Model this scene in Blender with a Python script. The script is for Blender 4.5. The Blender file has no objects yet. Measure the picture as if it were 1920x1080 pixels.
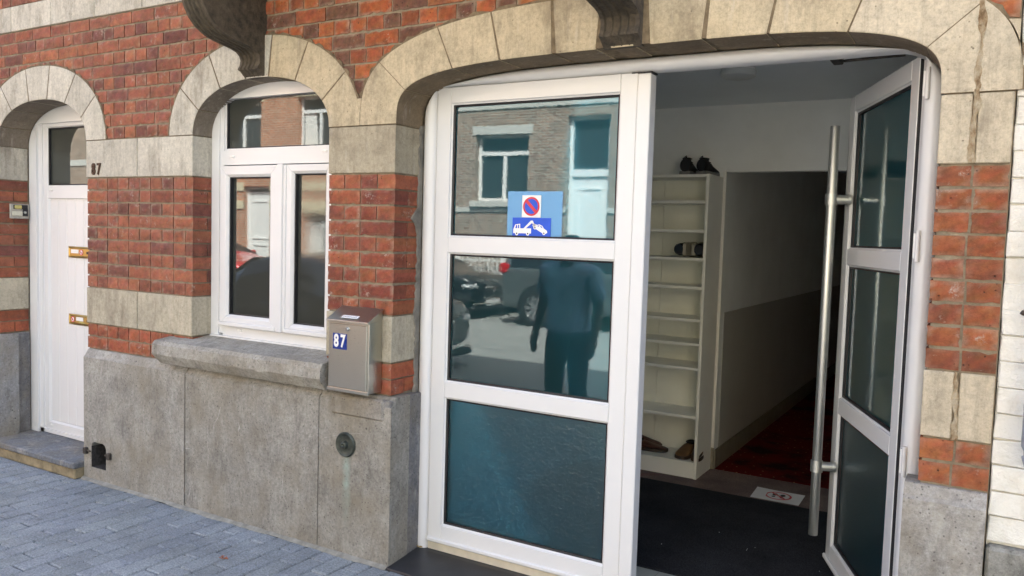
import bpy, bmesh, math, random
from mathutils import Vector, Matrix
R = math.radians
rnd = random.Random(7)
scene = bpy.context.scene
COL = scene.collection

# ------------------------------------------------------------------ helpers
class NT:
    """small wrapper to write node trees briefly"""
    def __init__(s, name):
        s.m = bpy.data.materials.new(name); s.m.use_nodes = True
        s.t = s.m.node_tree; s.t.nodes.clear()
        s.out = s.n('OutputMaterial'); s.tc = s.n('TexCoord')
        s.obj = s.tc.outputs['Object']
    def n(s, kind, **kw):
        nd = s.t.nodes.new('ShaderNode' + kind)
        for k, v in kw.items(): setattr(nd, k, v)
        return nd
    def put(s, sock, v):
        if v is None: return
        if isinstance(v, bpy.types.NodeSocket): s.t.links.new(v, sock)
        elif isinstance(v, (tuple, list)) and len(v) == 3 and sock.type == 'RGBA': sock.default_value = (*v, 1)
        else: sock.default_value = v
    def map(s, scale=(1, 1, 1), rot=(0, 0, 0), loc=(0, 0, 0), vec=None):
        m = s.n('Mapping'); s.put(m.inputs[0], vec or s.obj)
        m.inputs['Scale'].default_value = scale; m.inputs['Rotation'].default_value = rot; m.inputs['Location'].default_value = loc
        return m.outputs[0]
    def noise(s, scale, detail=4, rough=.55, vec=None, dist=0):
        n = s.n('TexNoise'); s.put(n.inputs['Vector'], vec or s.obj)
        n.inputs['Scale'].default_value = scale; n.inputs['Detail'].default_value = detail
        n.inputs['Roughness'].default_value = rough; n.inputs['Distortion'].default_value = dist
        return n.outputs['Fac']
    def vor(s, scale, feature='F1', vec=None, rand=1):
        n = s.n('TexVoronoi', feature=feature); s.put(n.inputs['Vector'], vec or s.obj)
        n.inputs['Scale'].default_value = scale; n.inputs['Randomness'].default_value = rand
        return n
    def ramp(s, fac, *stops):
        r = s.n('ValToRGB'); s.put(r.inputs[0], fac); e = r.color_ramp.elements
        while len(e) < len(stops): e.new(.5)
        for k, (p, c) in enumerate(stops):
            e[k].position = p; e[k].color = (c, c, c, 1) if isinstance(c, (int, float)) else (*c, 1)
        return r.outputs[0]
    def rng(s, v, a, b, c=0., d=1.):
        m = s.n('MapRange'); s.put(m.inputs[0], v)
        for k, x in enumerate((a, b, c, d)): m.inputs[k + 1].default_value = x
        return m.outputs[0]
    def mix(s, fac, a, b, mode='MIX'):
        m = s.n('Mix', data_type='RGBA', blend_type=mode)
        s.put(m.inputs[0], fac); s.put(m.inputs[6], a); s.put(m.inputs[7], b)
        return m.outputs[2]
    def math(s, op, a, b=None):
        m = s.n('Math', operation=op); s.put(m.inputs[0], a); s.put(m.inputs[1], b)
        return m.outputs[0]
    def attr(s, name='tint'):
        return s.n('Attribute', attribute_name=name).outputs['Color']
    def sep(s, v=None):
        x = s.n('SeparateXYZ'); s.put(x.inputs[0], v or s.obj); return x.outputs
    def bump(s, h, strength=.3, dist=.01, normal=None):
        b = s.n('Bump'); s.put(b.inputs['Height'], h); b.inputs['Strength'].default_value = strength
        b.inputs['Distance'].default_value = dist
        if normal: s.put(b.inputs['Normal'], normal)
        return b.outputs[0]
    def bsdf(s, color=None, rough=.6, metal=0, normal=None, spec=.5, **kw):
        p = s.n('BsdfPrincipled'); s.put(p.inputs['Base Color'], color); s.put(p.inputs['Roughness'], rough)
        s.put(p.inputs['Metallic'], metal); s.put(p.inputs['Normal'], normal); s.put(p.inputs['Specular IOR Level'], spec)
        for k, v in kw.items(): s.put(p.inputs[k.replace('_', ' ')], v)
        return p.outputs[0]
    def done(s, sh):
        s.t.links.new(sh, s.out.inputs['Surface']); return s.m

def plain(name, c, rough=.5, metal=0, spec=.5, var=.12, scale=18, bump=.05, bscale=90, **kw):
    t = NT(name)
    col = t.mix(1, c, t.ramp(t.noise(scale, 5, .6), (.3, 1 - var), (.7, 1 + var * .4)), 'MULTIPLY')
    nb = t.bump(t.noise(bscale, 4), bump, .004) if bump else None
    rg = t.rng(t.noise(scale * .6, 3), .3, .7, rough * .85, min(1, rough * 1.15))
    return t.done(t.bsdf(col, rg, metal, nb, spec, **kw))

class MB:
    """gathers faces, then links them as ONE mesh object"""
    def __init__(s): s.v = []; s.f = []; s.mi = []; s.ti = []; s.M = None; s.mat = 0; s.tint = (1, 1, 1)
    def add(s, vs, fs, m=None, t=None):
        o = len(s.v)
        for p in vs:
            p = Vector(p); s.v.append(s.M @ p if s.M else p)
        for f in fs:
            s.f.append([o + i for i in f]); s.mi.append(s.mat if m is None else m); s.ti.append(t or s.tint)
        return s
    def quad(s, *p, **k): return s.add(p, [list(range(len(p)))], **k)
    def box(s, x0, x1, y0, y1, z0, z1, **k):
        return s.add([(x, y, z) for x in (x0, x1) for y in (y0, y1) for z in (z0, z1)],
                     [(0, 1, 3, 2), (4, 6, 7, 5), (0, 4, 5, 1), (2, 3, 7, 6), (0, 2, 6, 4), (1, 5, 7, 3)], **k)
    def rbox(s, x0, x1, y0, y1, z0, z1, c=.003, j=0, **k):
        """box with chamfered edges; j jitters its corners"""
        C = ((x0 + x1) / 2, (y0 + y1) / 2, (z0 + z1) / 2); H = ((x1 - x0) / 2, (y1 - y0) / 2, (z1 - z0) / 2)
        c = min(c, min(H) * .9)
        idx = {}; vs = []
        for sx in (-1, 1):
            for sy in (-1, 1):
                for sz in (-1, 1):
                    jj = [rnd.uniform(-j, j) for _ in range(3)] if j else (0, 0, 0)
                    for a in range(3):
                        p = [C[i] + (sx, sy, sz)[i] * (H[i] - (c if i != a else 0)) + jj[i] for i in range(3)]
                        idx[(sx, sy, sz, a)] = len(vs); vs.append(p)
        fs = []
        for a in range(3):
            for q in (-1, 1):
                b, d = [i for i in range(3) if i != a]
                def g(u, w, ax=a):
                    t = [0, 0, 0]; t[a] = q; t[b] = u; t[d] = w; return idx[(*t, ax)]
                fs.append([g(-1, -1), g(1, -1), g(1, 1), g(-1, 1)])
        for a in range(3):            # edges run along axis a
            b, d = [i for i in range(3) if i != a]
            for u in (-1, 1):
                for w in (-1, 1):
                    t0 = [0, 0, 0]; t0[a] = -1; t0[b] = u; t0[d] = w; t1 = list(t0); t1[a] = 1
                    fs.append([idx[(*t0, b)], idx[(*t1, b)], idx[(*t1, d)], idx[(*t0, d)]])
        for sx in (-1, 1):
            for sy in (-1, 1):
                for sz in (-1, 1): fs.append([idx[(sx, sy, sz, a)] for a in range(3)])
        return s.add(vs, fs, **k)
    def prism(s, poly, a0, a1, axis='y', **k):
        n = len(poly)
        def P(u, w, a): return (u, a, w) if axis == 'y' else ((a, u, w) if axis == 'x' else (u, w, a))
        vs = [P(u, w, a0) for u, w in poly] + [P(u, w, a1) for u, w in poly]
        return s.add(vs, [list(range(n)), list(range(2 * n - 1, n - 1, -1))] + [(i, i + n, (i + 1) % n + n, (i + 1) % n) for i in range(n)], **k)
    def loft(s, rings, cap=True, closed=True, **k):
        n = len(rings[0]); vs = [p for r in rings for p in r]; fs = []
        for i in range(len(rings) - 1):
            for q in range(n if closed else n - 1):
                fs.append((i * n + q, i * n + (q + 1) % n, (i + 1) * n + (q + 1) % n, (i + 1) * n + q))
        if cap: fs += [list(range(n)), list(range(len(vs) - n, len(vs)))[::-1]]
        return s.add(vs, fs, **k)
    def tube(s, pts, r, n=12, **k):
        pts = [Vector(p) for p in pts]; rings = []
        for i, p in enumerate(pts):
            d = (pts[min(i + 1, len(pts) - 1)] - pts[max(i - 1, 0)]).normalized()
            u = d.cross(Vector((0, 0, 1))) if abs(d.z) < .95 else d.cross(Vector((1, 0, 0)))
            u.normalize(); w = d.cross(u); rr = r[i] if isinstance(r, (list, tuple)) else r
            rings.append([p + rr * (math.cos(6.28318 * q / n) * u + math.sin(6.28318 * q / n) * w) for q in range(n)])
        return s.loft(rings, **k)
    def lathe(s, prof, c, axis='y', n=28, **k):
        rings = []
        for r, a in prof:
            ring = []
            for q in range(n):
                u, w = r * math.cos(6.28318 * q / n), r * math.sin(6.28318 * q / n)
                ring.append({'y': (c[0] + u, c[1] + a, c[2] + w), 'z': (c[0] + u, c[1] + w, c[2] + a), 'x': (c[0] + a, c[1] + u, c[2] + w)}[axis])
            rings.append(ring)
        return s.loft(rings, **k)
    def ell(s, c, r, nu=16, nv=10, **k):
        rings = []
        for i in range(nv + 1):
            a = -math.pi / 2 + math.pi * i / nv; a = max(-1.55, min(1.55, a))
            rings.append([(c[0] + r[0] * math.cos(a) * math.cos(6.28318 * q / nu), c[1] + r[1] * math.cos(a) * math.sin(6.28318 * q / nu), c[2] + r[2] * math.sin(a)) for q in range(nu)])
        return s.loft(rings, **k)
    def ring(s, x0, x1, z0, z1, prof, gap=.0006, **k):
        """rectangular mitred frame; prof = [(inset, y)...] closed section swept round, four mitred lengths"""
        cor = [((x0, z0), (1, 1)), ((x1, z0), (-1, 1)), ((x1, z1), (-1, -1)), ((x0, z1), (1, -1))]
        for i in range(4):
            (pa, da), (pb, db) = cor[i], cor[(i + 1) % 4]
            ax = (Vector((pb[0] - pa[0], pb[1] - pa[1]))).normalized() * gap
            A = [(pa[0] + da[0] * o + ax.x, y, pa[1] + da[1] * o + ax.y) for o, y in prof]
            B = [(pb[0] + db[0] * o - ax.x, y, pb[1] + db[1] * o - ax.y) for o, y in prof]
            s.loft([A, B], **k)
        return s
    def build(s, name, mats, parent=None, smooth=0, bevel=0, local=False):
        me = bpy.data.meshes.new(name)
        off = Vector((0, 0, 0)) if (local or parent is None) else world_loc(parent)
        me.from_pydata([tuple(p - off) for p in s.v], [], s.f)
        if not isinstance(mats, (list, tuple)): mats = [mats]
        for m in mats: me.materials.append(m)
        me.polygons.foreach_set('material_index', s.mi)
        ca = me.color_attributes.new('tint', 'FLOAT_COLOR', 'CORNER')
        for p in me.polygons:
            c = s.ti[p.index]
            for k, li in enumerate(p.loop_indices): ca.data[li].color = (*(c[k] if isinstance(c, list) else c), 1)
        bm = bmesh.new(); bm.from_mesh(me); bmesh.ops.recalc_face_normals(bm, faces=bm.faces); bm.to_mesh(me); bm.free()
        if smooth:
            me.polygons.foreach_set('use_smooth', [True] * len(me.polygons)); me.set_sharp_from_angle(angle=R(smooth))
        o = bpy.data.objects.new(name, me); COL.objects.link(o)
        if parent: o.parent = parent
        if bevel:
            b = o.modifiers.new('bevel', 'BEVEL'); b.width = bevel; b.segments = 2; b.limit_method = 'ANGLE'; b.angle_limit = R(40)
        return o

def world_loc(o):
    v = Vector((0, 0, 0))
    while o: v += o.location; o = o.parent
    return v
def tag(o, label=None, cat=None, group=None, kind=None):
    if label: o['label'] = label
    if cat: o['category'] = cat
    if group: o['group'] = group
    if kind: o['kind'] = kind
    return o
def empty(name, loc=(0, 0, 0), parent=None, rz=0):
    o = bpy.data.objects.new(name, None); COL.objects.link(o); o.empty_display_size = .1
    o.location = loc; o.rotation_euler = (0, 0, rz)
    if parent: o.parent = parent; o.location = Vector(loc) - world_loc(parent)
    return o
def struct(o): o['kind'] = 'structure'; return o
def copy_tree(o, parent=None):
    c = o.copy(); COL.objects.link(c)
    if parent: c.parent = parent
    for ch in list(o.children): copy_tree(ch, c)
    return c
def text_polys(body, size, bold=.0):
    """letter outlines as a filled mesh: (verts, faces) in the x-y plane, centred"""
    cu = bpy.data.curves.new('txt', 'FONT'); cu.body = body; cu.size = size; cu.offset = bold; cu.align_x = 'CENTER'; cu.align_y = 'CENTER'
    o = bpy.data.objects.new('txt', cu); COL.objects.link(o); bpy.context.view_layer.update()
    me = bpy.data.meshes.new_from_object(o.evaluated_get(bpy.context.evaluated_depsgraph_get()))
    vs = [tuple(v.co) for v in me.vertices]; fs = [list(p.vertices) for p in me.polygons]
    bpy.data.objects.remove(o); bpy.data.curves.remove(cu); bpy.data.meshes.remove(me)
    return vs, fs

# ------------------------------------------------------------------ materials
def mat_brick(name='brick_clay'):
    t = NT(name); a = t.attr()
    c = t.mix(1, a, t.ramp(t.noise(24, 7, .75), (.28, .55), (.5, .98), (.74, 1.38)), 'MULTIPLY')
    c = t.mix(t.rng(t.noise(7, 6, .75), .52, .72, 0, .6), c, (.085, .045, .042))
    lime = t.math('MULTIPLY', t.rng(t.noise(11, 6, .78), .58, .68), t.rng(t.noise(55, 5, .8), .46, .58))
    c = t.mix(t.math('MULTIPLY', lime, .75), c, (.50, .43, .36))
    c = t.mix(t.rng(t.noise(36, 6, .85), .62, .70, 0, .6), c, (.34, .25, .19))
    pit = t.math('MULTIPLY', t.rng(t.vor(34).outputs['Distance'], .06, .13, 1, 0), t.rng(t.noise(9, 2), .48, .55))
    c = t.mix(t.math('MULTIPLY', pit, .8), c, (.035, .02, .016))
    h = t.math('ADD', t.noise(55, 6, .8), t.math('MULTIPLY', pit, -1.))
    return t.done(t.bsdf(c, .85, 0, t.bump(h, .7, .008), .3))
def mat_stone(name, soot=1.0):
    t = NT(name); a = t.attr()
    c = t.mix(1, a, t.ramp(t.noise(5, 7, .72), (.28, .74), (.5, 1.0), (.72, 1.16)), 'MULTIPLY')
    c = t.mix(1, c, t.ramp(t.noise(62, 5, .85), (.3, .72), (.5, 1.0), (.7, 1.2)), 'MULTIPLY')
    st = t.noise(3.4, 7, .75, t.map((1.6, 1.6, .6)))
    c = t.mix(t.rng(st, .50, .70, 0, .60 * soot), c, (.15, .12, .085))
    st2 = t.rng(t.noise(26, 6, .75, t.map((1, 1, .10))), .50, .72, 0, .42)
    c = t.mix(st2, c, (.17, .14, .10))
    st3 = t.rng(t.noise(20, 5, .7, t.map((1, 1, .12), loc=(5, 2, 1))), .58, .75, 0, .35)
    c = t.mix(st3, c, (.66, .62, .54))
    pit = t.math('MULTIPLY', t.rng(t.vor(30).outputs['Distance'], .05, .12, 1, 0), t.rng(t.noise(7, 3), .47, .56))
    c = t.mix(t.math('MULTIPLY', pit, .65), c, (.09, .07, .05))
    h = t.math('ADD', t.math('ADD', t.noise(70, 6, .8), t.math('MULTIPLY', t.noise(14, 5), 1.2)), t.math('MULTIPLY', pit, -.8))
    return t.done(t.bsdf(c, .88, 0, t.bump(h, .55, .007), .25))
def mat_bluestone():
    t = NT('bluestone'); a = t.attr()
    c = t.mix(1, a, t.ramp(t.noise(4.5, 8, .75), (.28, .58), (.5, .98), (.74, 1.32)), 'MULTIPLY')
    c = t.mix(1, c, t.ramp(t.noise(58, 6, .88), (.3, .55), (.5, 1.0), (.7, 1.42)), 'MULTIPLY')
    ver = t.noise(8, 7, .78, t.map((1.4, 1.4, .5)))
    c = t.mix(t.rng(ver, .52, .72, 0, .58), c, (.075, .068, .058))
    lt = t.noise(10, 7, .78, t.map((1.4, 1.4, .55), loc=(7, 3, 2)))
    c = t.mix(t.rng(lt, .52, .70, 0, .60), c, (.46, .44, .385))
    tan = t.noise(2.6, 6, .7, t.map((1, 1, .8), loc=(3, 1, 7)))
    c = t.mix(t.rng(tan, .45, .66, 0, .60), c, (.235, .20, .14))
    x = t.sep()
    # verdigris run below the bronze cap: a stain in the stone itself
    mx = t.rng(t.math('ABSOLUTE', t.math('ADD', t.math('ADD', x[0], .048), t.math('MULTIPLY', t.math('SUBTRACT', t.noise(9, 3), .5), .03))), .006, .032, 1, 0)
    mz = t.math('MULTIPLY', t.rng(x[2], .49, .51, 1, 0), t.rng(x[2], .12, .40, 0, 1))
    c = t.mix(t.math('MULTIPLY', t.math('MULTIPLY', mx, mz), t.rng(t.noise(26, 4), .25, .65, .1, .65)), c, (.33, .45, .39))
    sp = t.rng(t.vor(26).outputs['Distance'], .03, .08, 1, 0)
    c = t.mix(t.math('MULTIPLY', sp, t.rng(t.noise(5, 3), .5, .58, 0, .8)), c, (.55, .52, .47))
    pt_ = t.rng(t.vor(48).outputs['Distance'], .08, .20, .45, 1); c = t.mix(1, c, pt_, 'MULTIPLY')
    bl = t.math('MULTIPLY', t.rng(t.vor(13).outputs['Distance'], .05, .09, 1, 0), t.rng(t.noise(4, 3, .5, t.map(loc=(2, 2, 2))), .5, .58, 0, .8))
    c = t.mix(bl, c, (.03, .028, .025))
    h = t.math('ADD', t.noise(75, 6, .85), t.math('MULTIPLY', t.noise(14, 5), .8))
    return t.done(t.bsdf(c, .82, 0, t.bump(h, .5, .006), .3))
def mat_console():
    t = NT('sooty_stone')
    c = t.mix(t.rng(t.noise(30, 6, .7), .35, .7), (.045, .037, .028), (.13, .105, .072))
    c = t.mix(t.rng(t.noise(5, 5, .6), .5, .75, 0, .5), c, (.17, .135, .09))
    h = t.math('ADD', t.noise(120, 5, .8), t.noise(40, 4))
    return t.done(t.bsdf(c, .8, 0, t.bump(h, .6, .008), .4))
def mat_paving():
    t = NT('paving_block'); a = t.attr()
    c = t.mix(1, a, t.ramp(t.noise(3.5, 6, .7), (.3, .72), (.7, 1.18)), 'MULTIPLY')
    c = t.mix(1, c, t.ramp(t.noise(95, 5, .9), (.32, .40), (.5, 1), (.68, 1.6)), 'MULTIPLY')
    st = t.math('MULTIPLY', t.rng(t.vor(2.6).outputs['Distance'], .05, .09, 1, 0), t.rng(t.noise(2, 2), .45, .55)); c = t.mix(t.math('MULTIPLY', st, .5), c, (.07, .07, .075))
    h = t.noise(200, 3, .8)
    return t.done(t.bsdf(c, .8, 0, t.bump(h, .5, .004), .4))
def mat_pvc():
    t = NT('white_pvc')
    c = t.mix(t.rng(t.noise(2.2, 7, .72, t.map((1, 1, .6))), .4, .85, 0, .05), (.745, .745, .74), (.58, .56, .50))
    sp = t.rng(t.vor(16).outputs['Distance'], .015, .035, .25, 0)
    c = t.mix(t.math('MULTIPLY', sp, t.rng(t.noise(3, 2), .5, .55)), c, (.25, .2, .14))
    return t.done(t.bsdf(c, .27, 0, None, .5))
def mat_glass(name, tint, rough, bscale, bstr, clear, refl=1.9, gr=.012, base_k=.32):
    """pane: sharp reflections over a rough tinted see-through body"""
    t = NT(name)
    tex = t.noise(bscale, 2, .5, None, 1.2)
    big = t.noise(2.2, 1, .4)
    nb = t.bump(t.math('ADD', t.math('MULTIPLY', tex, 1), 0), bstr, .0006)
    nb = t.bump(big, .05, .004, nb)
    gl = t.n('BsdfGlossy'); gl.inputs['Color'].default_value = (.86, .97, 1, 1); gl.inputs['Roughness'].default_value = gr; t.put(gl.inputs['Normal'], nb)
    rf = t.n('BsdfRefraction'); rf.inputs['Color'].default_value = (*tint, 1); rf.inputs['Roughness'].default_value = rough; rf.inputs['IOR'].default_value = 1.02
    base = t.bsdf(tuple(base_k * q for q in tint), .5, 0, None, 0)
    m1 = t.n('MixShader'); m1.inputs[0].default_value = clear; t.t.links.new(base, m1.inputs[1]); t.t.links.new(rf.outputs[0], m1.inputs[2])
    fr = t.n('Fresnel'); fr.inputs['IOR'].default_value = refl
    m2 = t.n('MixShader'); t.t.links.new(fr.outputs[0], m2.inputs[0]); t.t.links.new(m1.outputs[0], m2.inputs[1]); t.t.links.new(gl.outputs[0], m2.inputs[2])
    return t.done(m2.outputs[0])
def mat_brickwork(name, c1, c2, mortar, w=.2, h=.065, ms=.012, rough=.85):
    t = NT(name)
    b = t.n('TexBrick'); s = t.sep(); cb = t.n('CombineXYZ')
    t.put(cb.inputs[0], t.math('ADD', s[0], s[1])); t.put(cb.inputs[1], s[2]); t.put(b.inputs['Vector'], cb.outputs[0])
    for k, v in (('Color1', c1), ('Color2', c2), ('Mortar', mortar)): b.inputs[k].default_value = (*v, 1)
    b.inputs['Scale'].default_value = 1; b.inputs['Mortar Size'].default_value = ms; b.inputs['Brick Width'].default_value = w; b.inputs['Row Height'].default_value = h
    c = t.mix(1, b.outputs['Color'], t.ramp(t.noise(3, 5), (.3, .75), (.7, 1.1)), 'MULTIPLY')
    return t.done(t.bsdf(c, rough, 0, t.bump(b.outputs['Fac'], -.4, .01), .3))
def mat_red_carpet():
    t = NT('red_carpet_pile')
    v = t.vor(1, vec=t.map((15, 15, 0.001), (0, 0, R(45))), rand=.22).outputs['Distance']
    c = t.mix(t.rng(v, .07, .12, 1, 0), (.115, .006, .005), (.36, .22, .12))
    c = t.mix(t.rng(t.noise(2.3, 4, .6), .50, .62, 0, .9), c, (.018, .006, .005))
    return t.done(t.bsdf(c, .95, 0, t.bump(t.noise(400, 2), .5, .004), .1))
def mat_mat(name, ca, cb, scale=260):
    t = NT(name)
    c = t.mix(t.rng(t.noise(scale, 2, .8), .35, .65), ca, cb)
    c = t.mix(1, c, t.ramp(t.noise(4, 4), (.3, .7), (.7, 1.2)), 'MULTIPLY')
    return t.done(t.bsdf(c, .95, 0, t.bump(t.noise(scale, 2), .7, .006), .1))
def mat_steel(name, c, rough, sx=(1, 1, 60), bump=.01):
    t = NT(name); n = t.noise(40, 3, .6, t.map(sx)); b = t.noise(3, 4, .6)
    return t.done(t.bsdf(t.mix(t.rng(b, .3, .7, 0, .25), c, tuple(.75 * q for q in c)), t.rng(n, .3, .7, rough * .9, rough * 1.12), 1, t.bump(n, bump, .0006)))

BRICK = mat_brick(); STONE = mat_stone('cream_stone'); BLUE = mat_bluestone(); SOOT = mat_console(); PAVE = mat_paving(); PVC = mat_pvc()
MORT = plain('lime_mortar', (.285, .235, .165), .95, var=.35, scale=25, bump=.7, bscale=150, spec=.2)
JOINT = plain('brown_joint_mortar', (.21, .16, .10), .95, var=.45, scale=30, bump=.7, bscale=150, spec=.2)
GREYMORT = plain('cement', (.23, .215, .185), .95, var=.4, scale=14, bump=.7, bscale=120, spec=.2)
t = NT('crack_mortar'); c_ = t.ramp(t.noise(22, 6, .75, t.map((1, 1, .5))), (.30, (.10, .065, .04)), (.42, (.30, .20, .11)), (.52, (.46, .36, .23)), (.66, (.60, .52, .38)))
CRACK = t.done(t.bsdf(c_, .95, 0, t.bump(t.noise(90, 5, .8), 1, .01), .2))
DGLASS = mat_glass('tinted_glass', (.15, .54, .66), .42, 46, .025, .76, 2.2, .008, .40)
DGLASS_M = mat_glass('tinted_rippled_glass', (.16, .56, .66), .42, 42, .045, .82, 2.15, .008, .26)
DGLASS_L = mat_glass('tinted_obscured_glass', (.19, .52, .63), .42, 80, 4.6, .86, 1.8, .11, .24)
WGLASS = mat_glass('window_glass', (.22, .23, .20), .3, 60, .015, .3, 2.1)
WGLASS_T = mat_glass('pebbled_window_glass', (.22, .23, .20), .4, 75, .14, .3, 2.1)
RUBBER = plain('black_gasket', (.012, .012, .014), .5, var=.1)
DARK = plain('dark_void', (.006, .006, .006), .9, var=.1, bump=0)
STEEL = mat_steel('brushed_steel', (.53, .53, .49), .30, (1, 1, 30))
ALU = mat_steel('satin_aluminium', (.66, .66, .63), .46, (1, 1, .1), .005)
BRASS = mat_steel('tarnished_brass', (.50, .34, .11), .3, (.1, 1, 1))
IRON = plain('rusty_iron', (.09, .075, .06), .7, .3, var=.5, scale=40, bump=.3)
BRONZE = plain('weathered_bronze', (.075, .085, .07), .55, .5, var=.5, scale=30, bump=.3)
WHITE = plain('white_enamel', (.82, .82, .80), .35, var=.05)
SBLUE = plain('sign_blue', (.005, .085, .62), .35, var=.06)
PBLUE = plain('plate_blue', (.01, .035, .23), .3, var=.1)
SRED = plain('sign_red', (.60, .03, .05), .35, var=.08)
YEL = plain('yellow_label', (.55, .48, .16), .5, var=.2, scale=60)
PAPER = plain('paper', (.78, .79, .80), .7, var=.06)
BLACK = plain('black_print', (.015, .015, .018), .6, var=.1)
ROOMW = plain('room_paint', (.86, .885, .885), .75, var=.08, scale=3, bump=.06, bscale=140)
CEIL = plain('ceiling_paint', (.84, .88, .90), .8, var=.04, scale=2, bump=.05)
DADO = plain('grey_dado_paint', (.46, .455, .43), .6, var=.06, scale=3)
SHELFW = plain('white_melamine', (.86, .87, .83), .42, var=.04, scale=8, bump=.02)
TILE = plain('grey_floor_tile', (.36, .38, .35), .4, var=.15, scale=6)
SKIRT = plain('skirting_tile', (.24, .22, .17), .5, var=.15)
MATM = mat_mat('doormat_pile', (.008, .009, .012), (.05, .052, .058))
BEIGE = mat_mat('beige_carpet_pile', (.13, .095, .09), (.27, .21, .195))
STRIPE = mat_mat('stripe_pile', (.17, .06, .06), (.25, .10, .09))
REDC = mat_red_carpet()
SLATE = plain('black_threshold_stone', (.026, .028, .033), .42, var=.3, scale=10, bump=.1, bscale=200)
ASPH = plain('asphalt', (.25, .25, .235), .9, var=.25, scale=5, bump=.6, bscale=160)
KERBM = plain('kerb_stone', (.25, .25, .24), .85, var=.25, scale=8, bump=.3)
t = NT('thick_white_paint'); c_ = t.mix(t.rng(t.noise(9, 6, .7), .5, .75, 0, .6), (.80, .78, .71), (.56, .50, .40))
c_ = t.mix(t.math('MULTIPLY', t.rng(t.vor(22).outputs['Distance'], .04, .08, 1, 0), t.rng(t.noise(6, 2), .52, .58)), c_, (.22, .11, .07))
WPAINT = t.done(t.bsdf(c_, .6, 0, t.bump(t.math('ADD', t.noise(30, 5, .7), t.math('MULTIPLY', t.noise(9, 2), 1.5)), .7, .012), .4))

def tf(pts, dx, dz): return [(x + dx, z + dz) for x, z in pts]

# ------------------------------------------------------------------ camera, sun, sky
cam = bpy.data.cameras.new('camera'); camo = bpy.data.objects.new('camera', cam); COL.objects.link(camo); scene.camera = camo
F, YAW, PITCH, ROLL = 1526.12, R(30.5085), R(3.7928), R(-1.7112)
cam.sensor_width = 36; cam.lens = F / 1920 * 36; cam.clip_start = .05; cam.clip_end = 500
fw = Vector((-math.sin(YAW), math.cos(YAW), 0)); rt = Vector((math.cos(YAW), math.sin(YAW), 0)); dn = Vector((0, 0, -1))
f2 = math.cos(PITCH) * fw + math.sin(PITCH) * dn; d2 = math.cos(PITCH) * dn - math.sin(PITCH) * fw
r3 = math.cos(ROLL) * rt + math.sin(ROLL) * d2; d3 = math.cos(ROLL) * d2 - math.sin(ROLL) * rt
camo.matrix_world = Matrix(((r3.x, -d3.x, -f2.x, 0), (r3.y, -d3.y, -f2.y, -3.0), (r3.z, -d3.z, -f2.z, 1.6), (0, 0, 0, 1)))

SUN_DIR = Vector((.30, .52, .86)).normalized()       # towards the sun: behind our row of houses
sun = bpy.data.lights.new('sun', 'SUN'); sun.energy = 5.0; sun.angle = R(.5); sun.color = (1, .95, .87)
suno = bpy.data.objects.new('sun', sun); COL.objects.link(suno); suno.rotation_euler = SUN_DIR.to_track_quat('Z', 'Y').to_euler(); suno.location = (0, 0, 30)
w = bpy.data.worlds.new('World'); scene.world = w; w.use_nodes = True
nt = w.node_tree; bg = nt.nodes['Background']; sky = nt.nodes.new('ShaderNodeTexSky'); sky.sky_type = 'NISHITA'; sky.sun_disc = False
sky.sun_elevation = math.asin(SUN_DIR.z); sky.sun_rotation = math.atan2(SUN_DIR.x, SUN_DIR.y); sky.air_density = 1.0; sky.dust_density = 6.0
nt.links.new(sky.outputs[0], bg.inputs[0]); bg.inputs[1].default_value = .15
scene.view_settings.view_transform = 'Standard'; scene.view_settings.look = 'None'; scene.view_settings.exposure = 2.18; scene.view_settings.gamma = 1
scene.render.engine = 'CYCLES'; cy = scene.cycles
cy.use_denoising = True; cy.max_bounces = 10; cy.diffuse_bounces = 8; cy.glossy_bounces = 5; cy.transmission_bounces = 6; cy.caustics_reflective = False; cy.caustics_refractive = False
cy.sample_clamp_indirect = 6

# ------------------------------------------------------------------ the red brick house
ZA, ZC, ZB, ZD, ZF = 1.866, 1.196, .972, .815, 2.093      # levels of bands and courses
ZE0, ZE1 = 2.825, 2.99
COURSE = (ZA - ZC) / 9
HOUSE = tag(empty('brick_house', (-2.6, .15, 0)), 'red brick townhouse with cream stone arches, stone bands and a grey bluestone plinth', 'house')

class Arch:
    def __init__(s, cx, ai, bi, ni, ae, be, ne): s.cx, s.ai, s.bi, s.ni, s.ae, s.be, s.ne = cx, ai, bi, ni, ae, be, ne
    def top(s, x, k='i'):
        a, b, n = (s.ai, s.bi, s.ni) if k == 'i' else (s.ae, s.be, s.ne)
        u = abs(x - s.cx) / a
        return None if u >= 1 else ZF + b * (1 - u ** n) ** (1 / n)
    def pt(s, th, k='i', g=0):
        a, b, n = (s.ai, s.bi, s.ni) if k == 'i' else (s.ae, s.be, s.ne)
        a += g; b += g; c, q = math.cos(th), math.sin(th)
        return (s.cx + a * math.copysign(abs(c) ** (2 / n), c), ZF + b * abs(q) ** (2 / n))
    def th(s, x, k='i'):
        a, n = (s.ai, s.ni) if k == 'i' else (s.ae, s.ne)
        u = (x - s.cx) / a; u = max(-1, min(1, u))
        return math.acos(math.copysign(abs(u) ** (n / 2), u))
DOORA = Arch(-5.33, .503, .276, 2.2, .702, .488, 2.1)
WINA = Arch(-3.335, .503, .276, 2.2, .702, .488, 2.1)
GARA = Arch(-1.296, 1.118, .25, 3.8, 1.338, .468, 3.0)
OPEN = [(DOORA, 0.), (WINA, ZB - .01), (GARA, 0.)]
XL, XR = -7.6, .031

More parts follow.
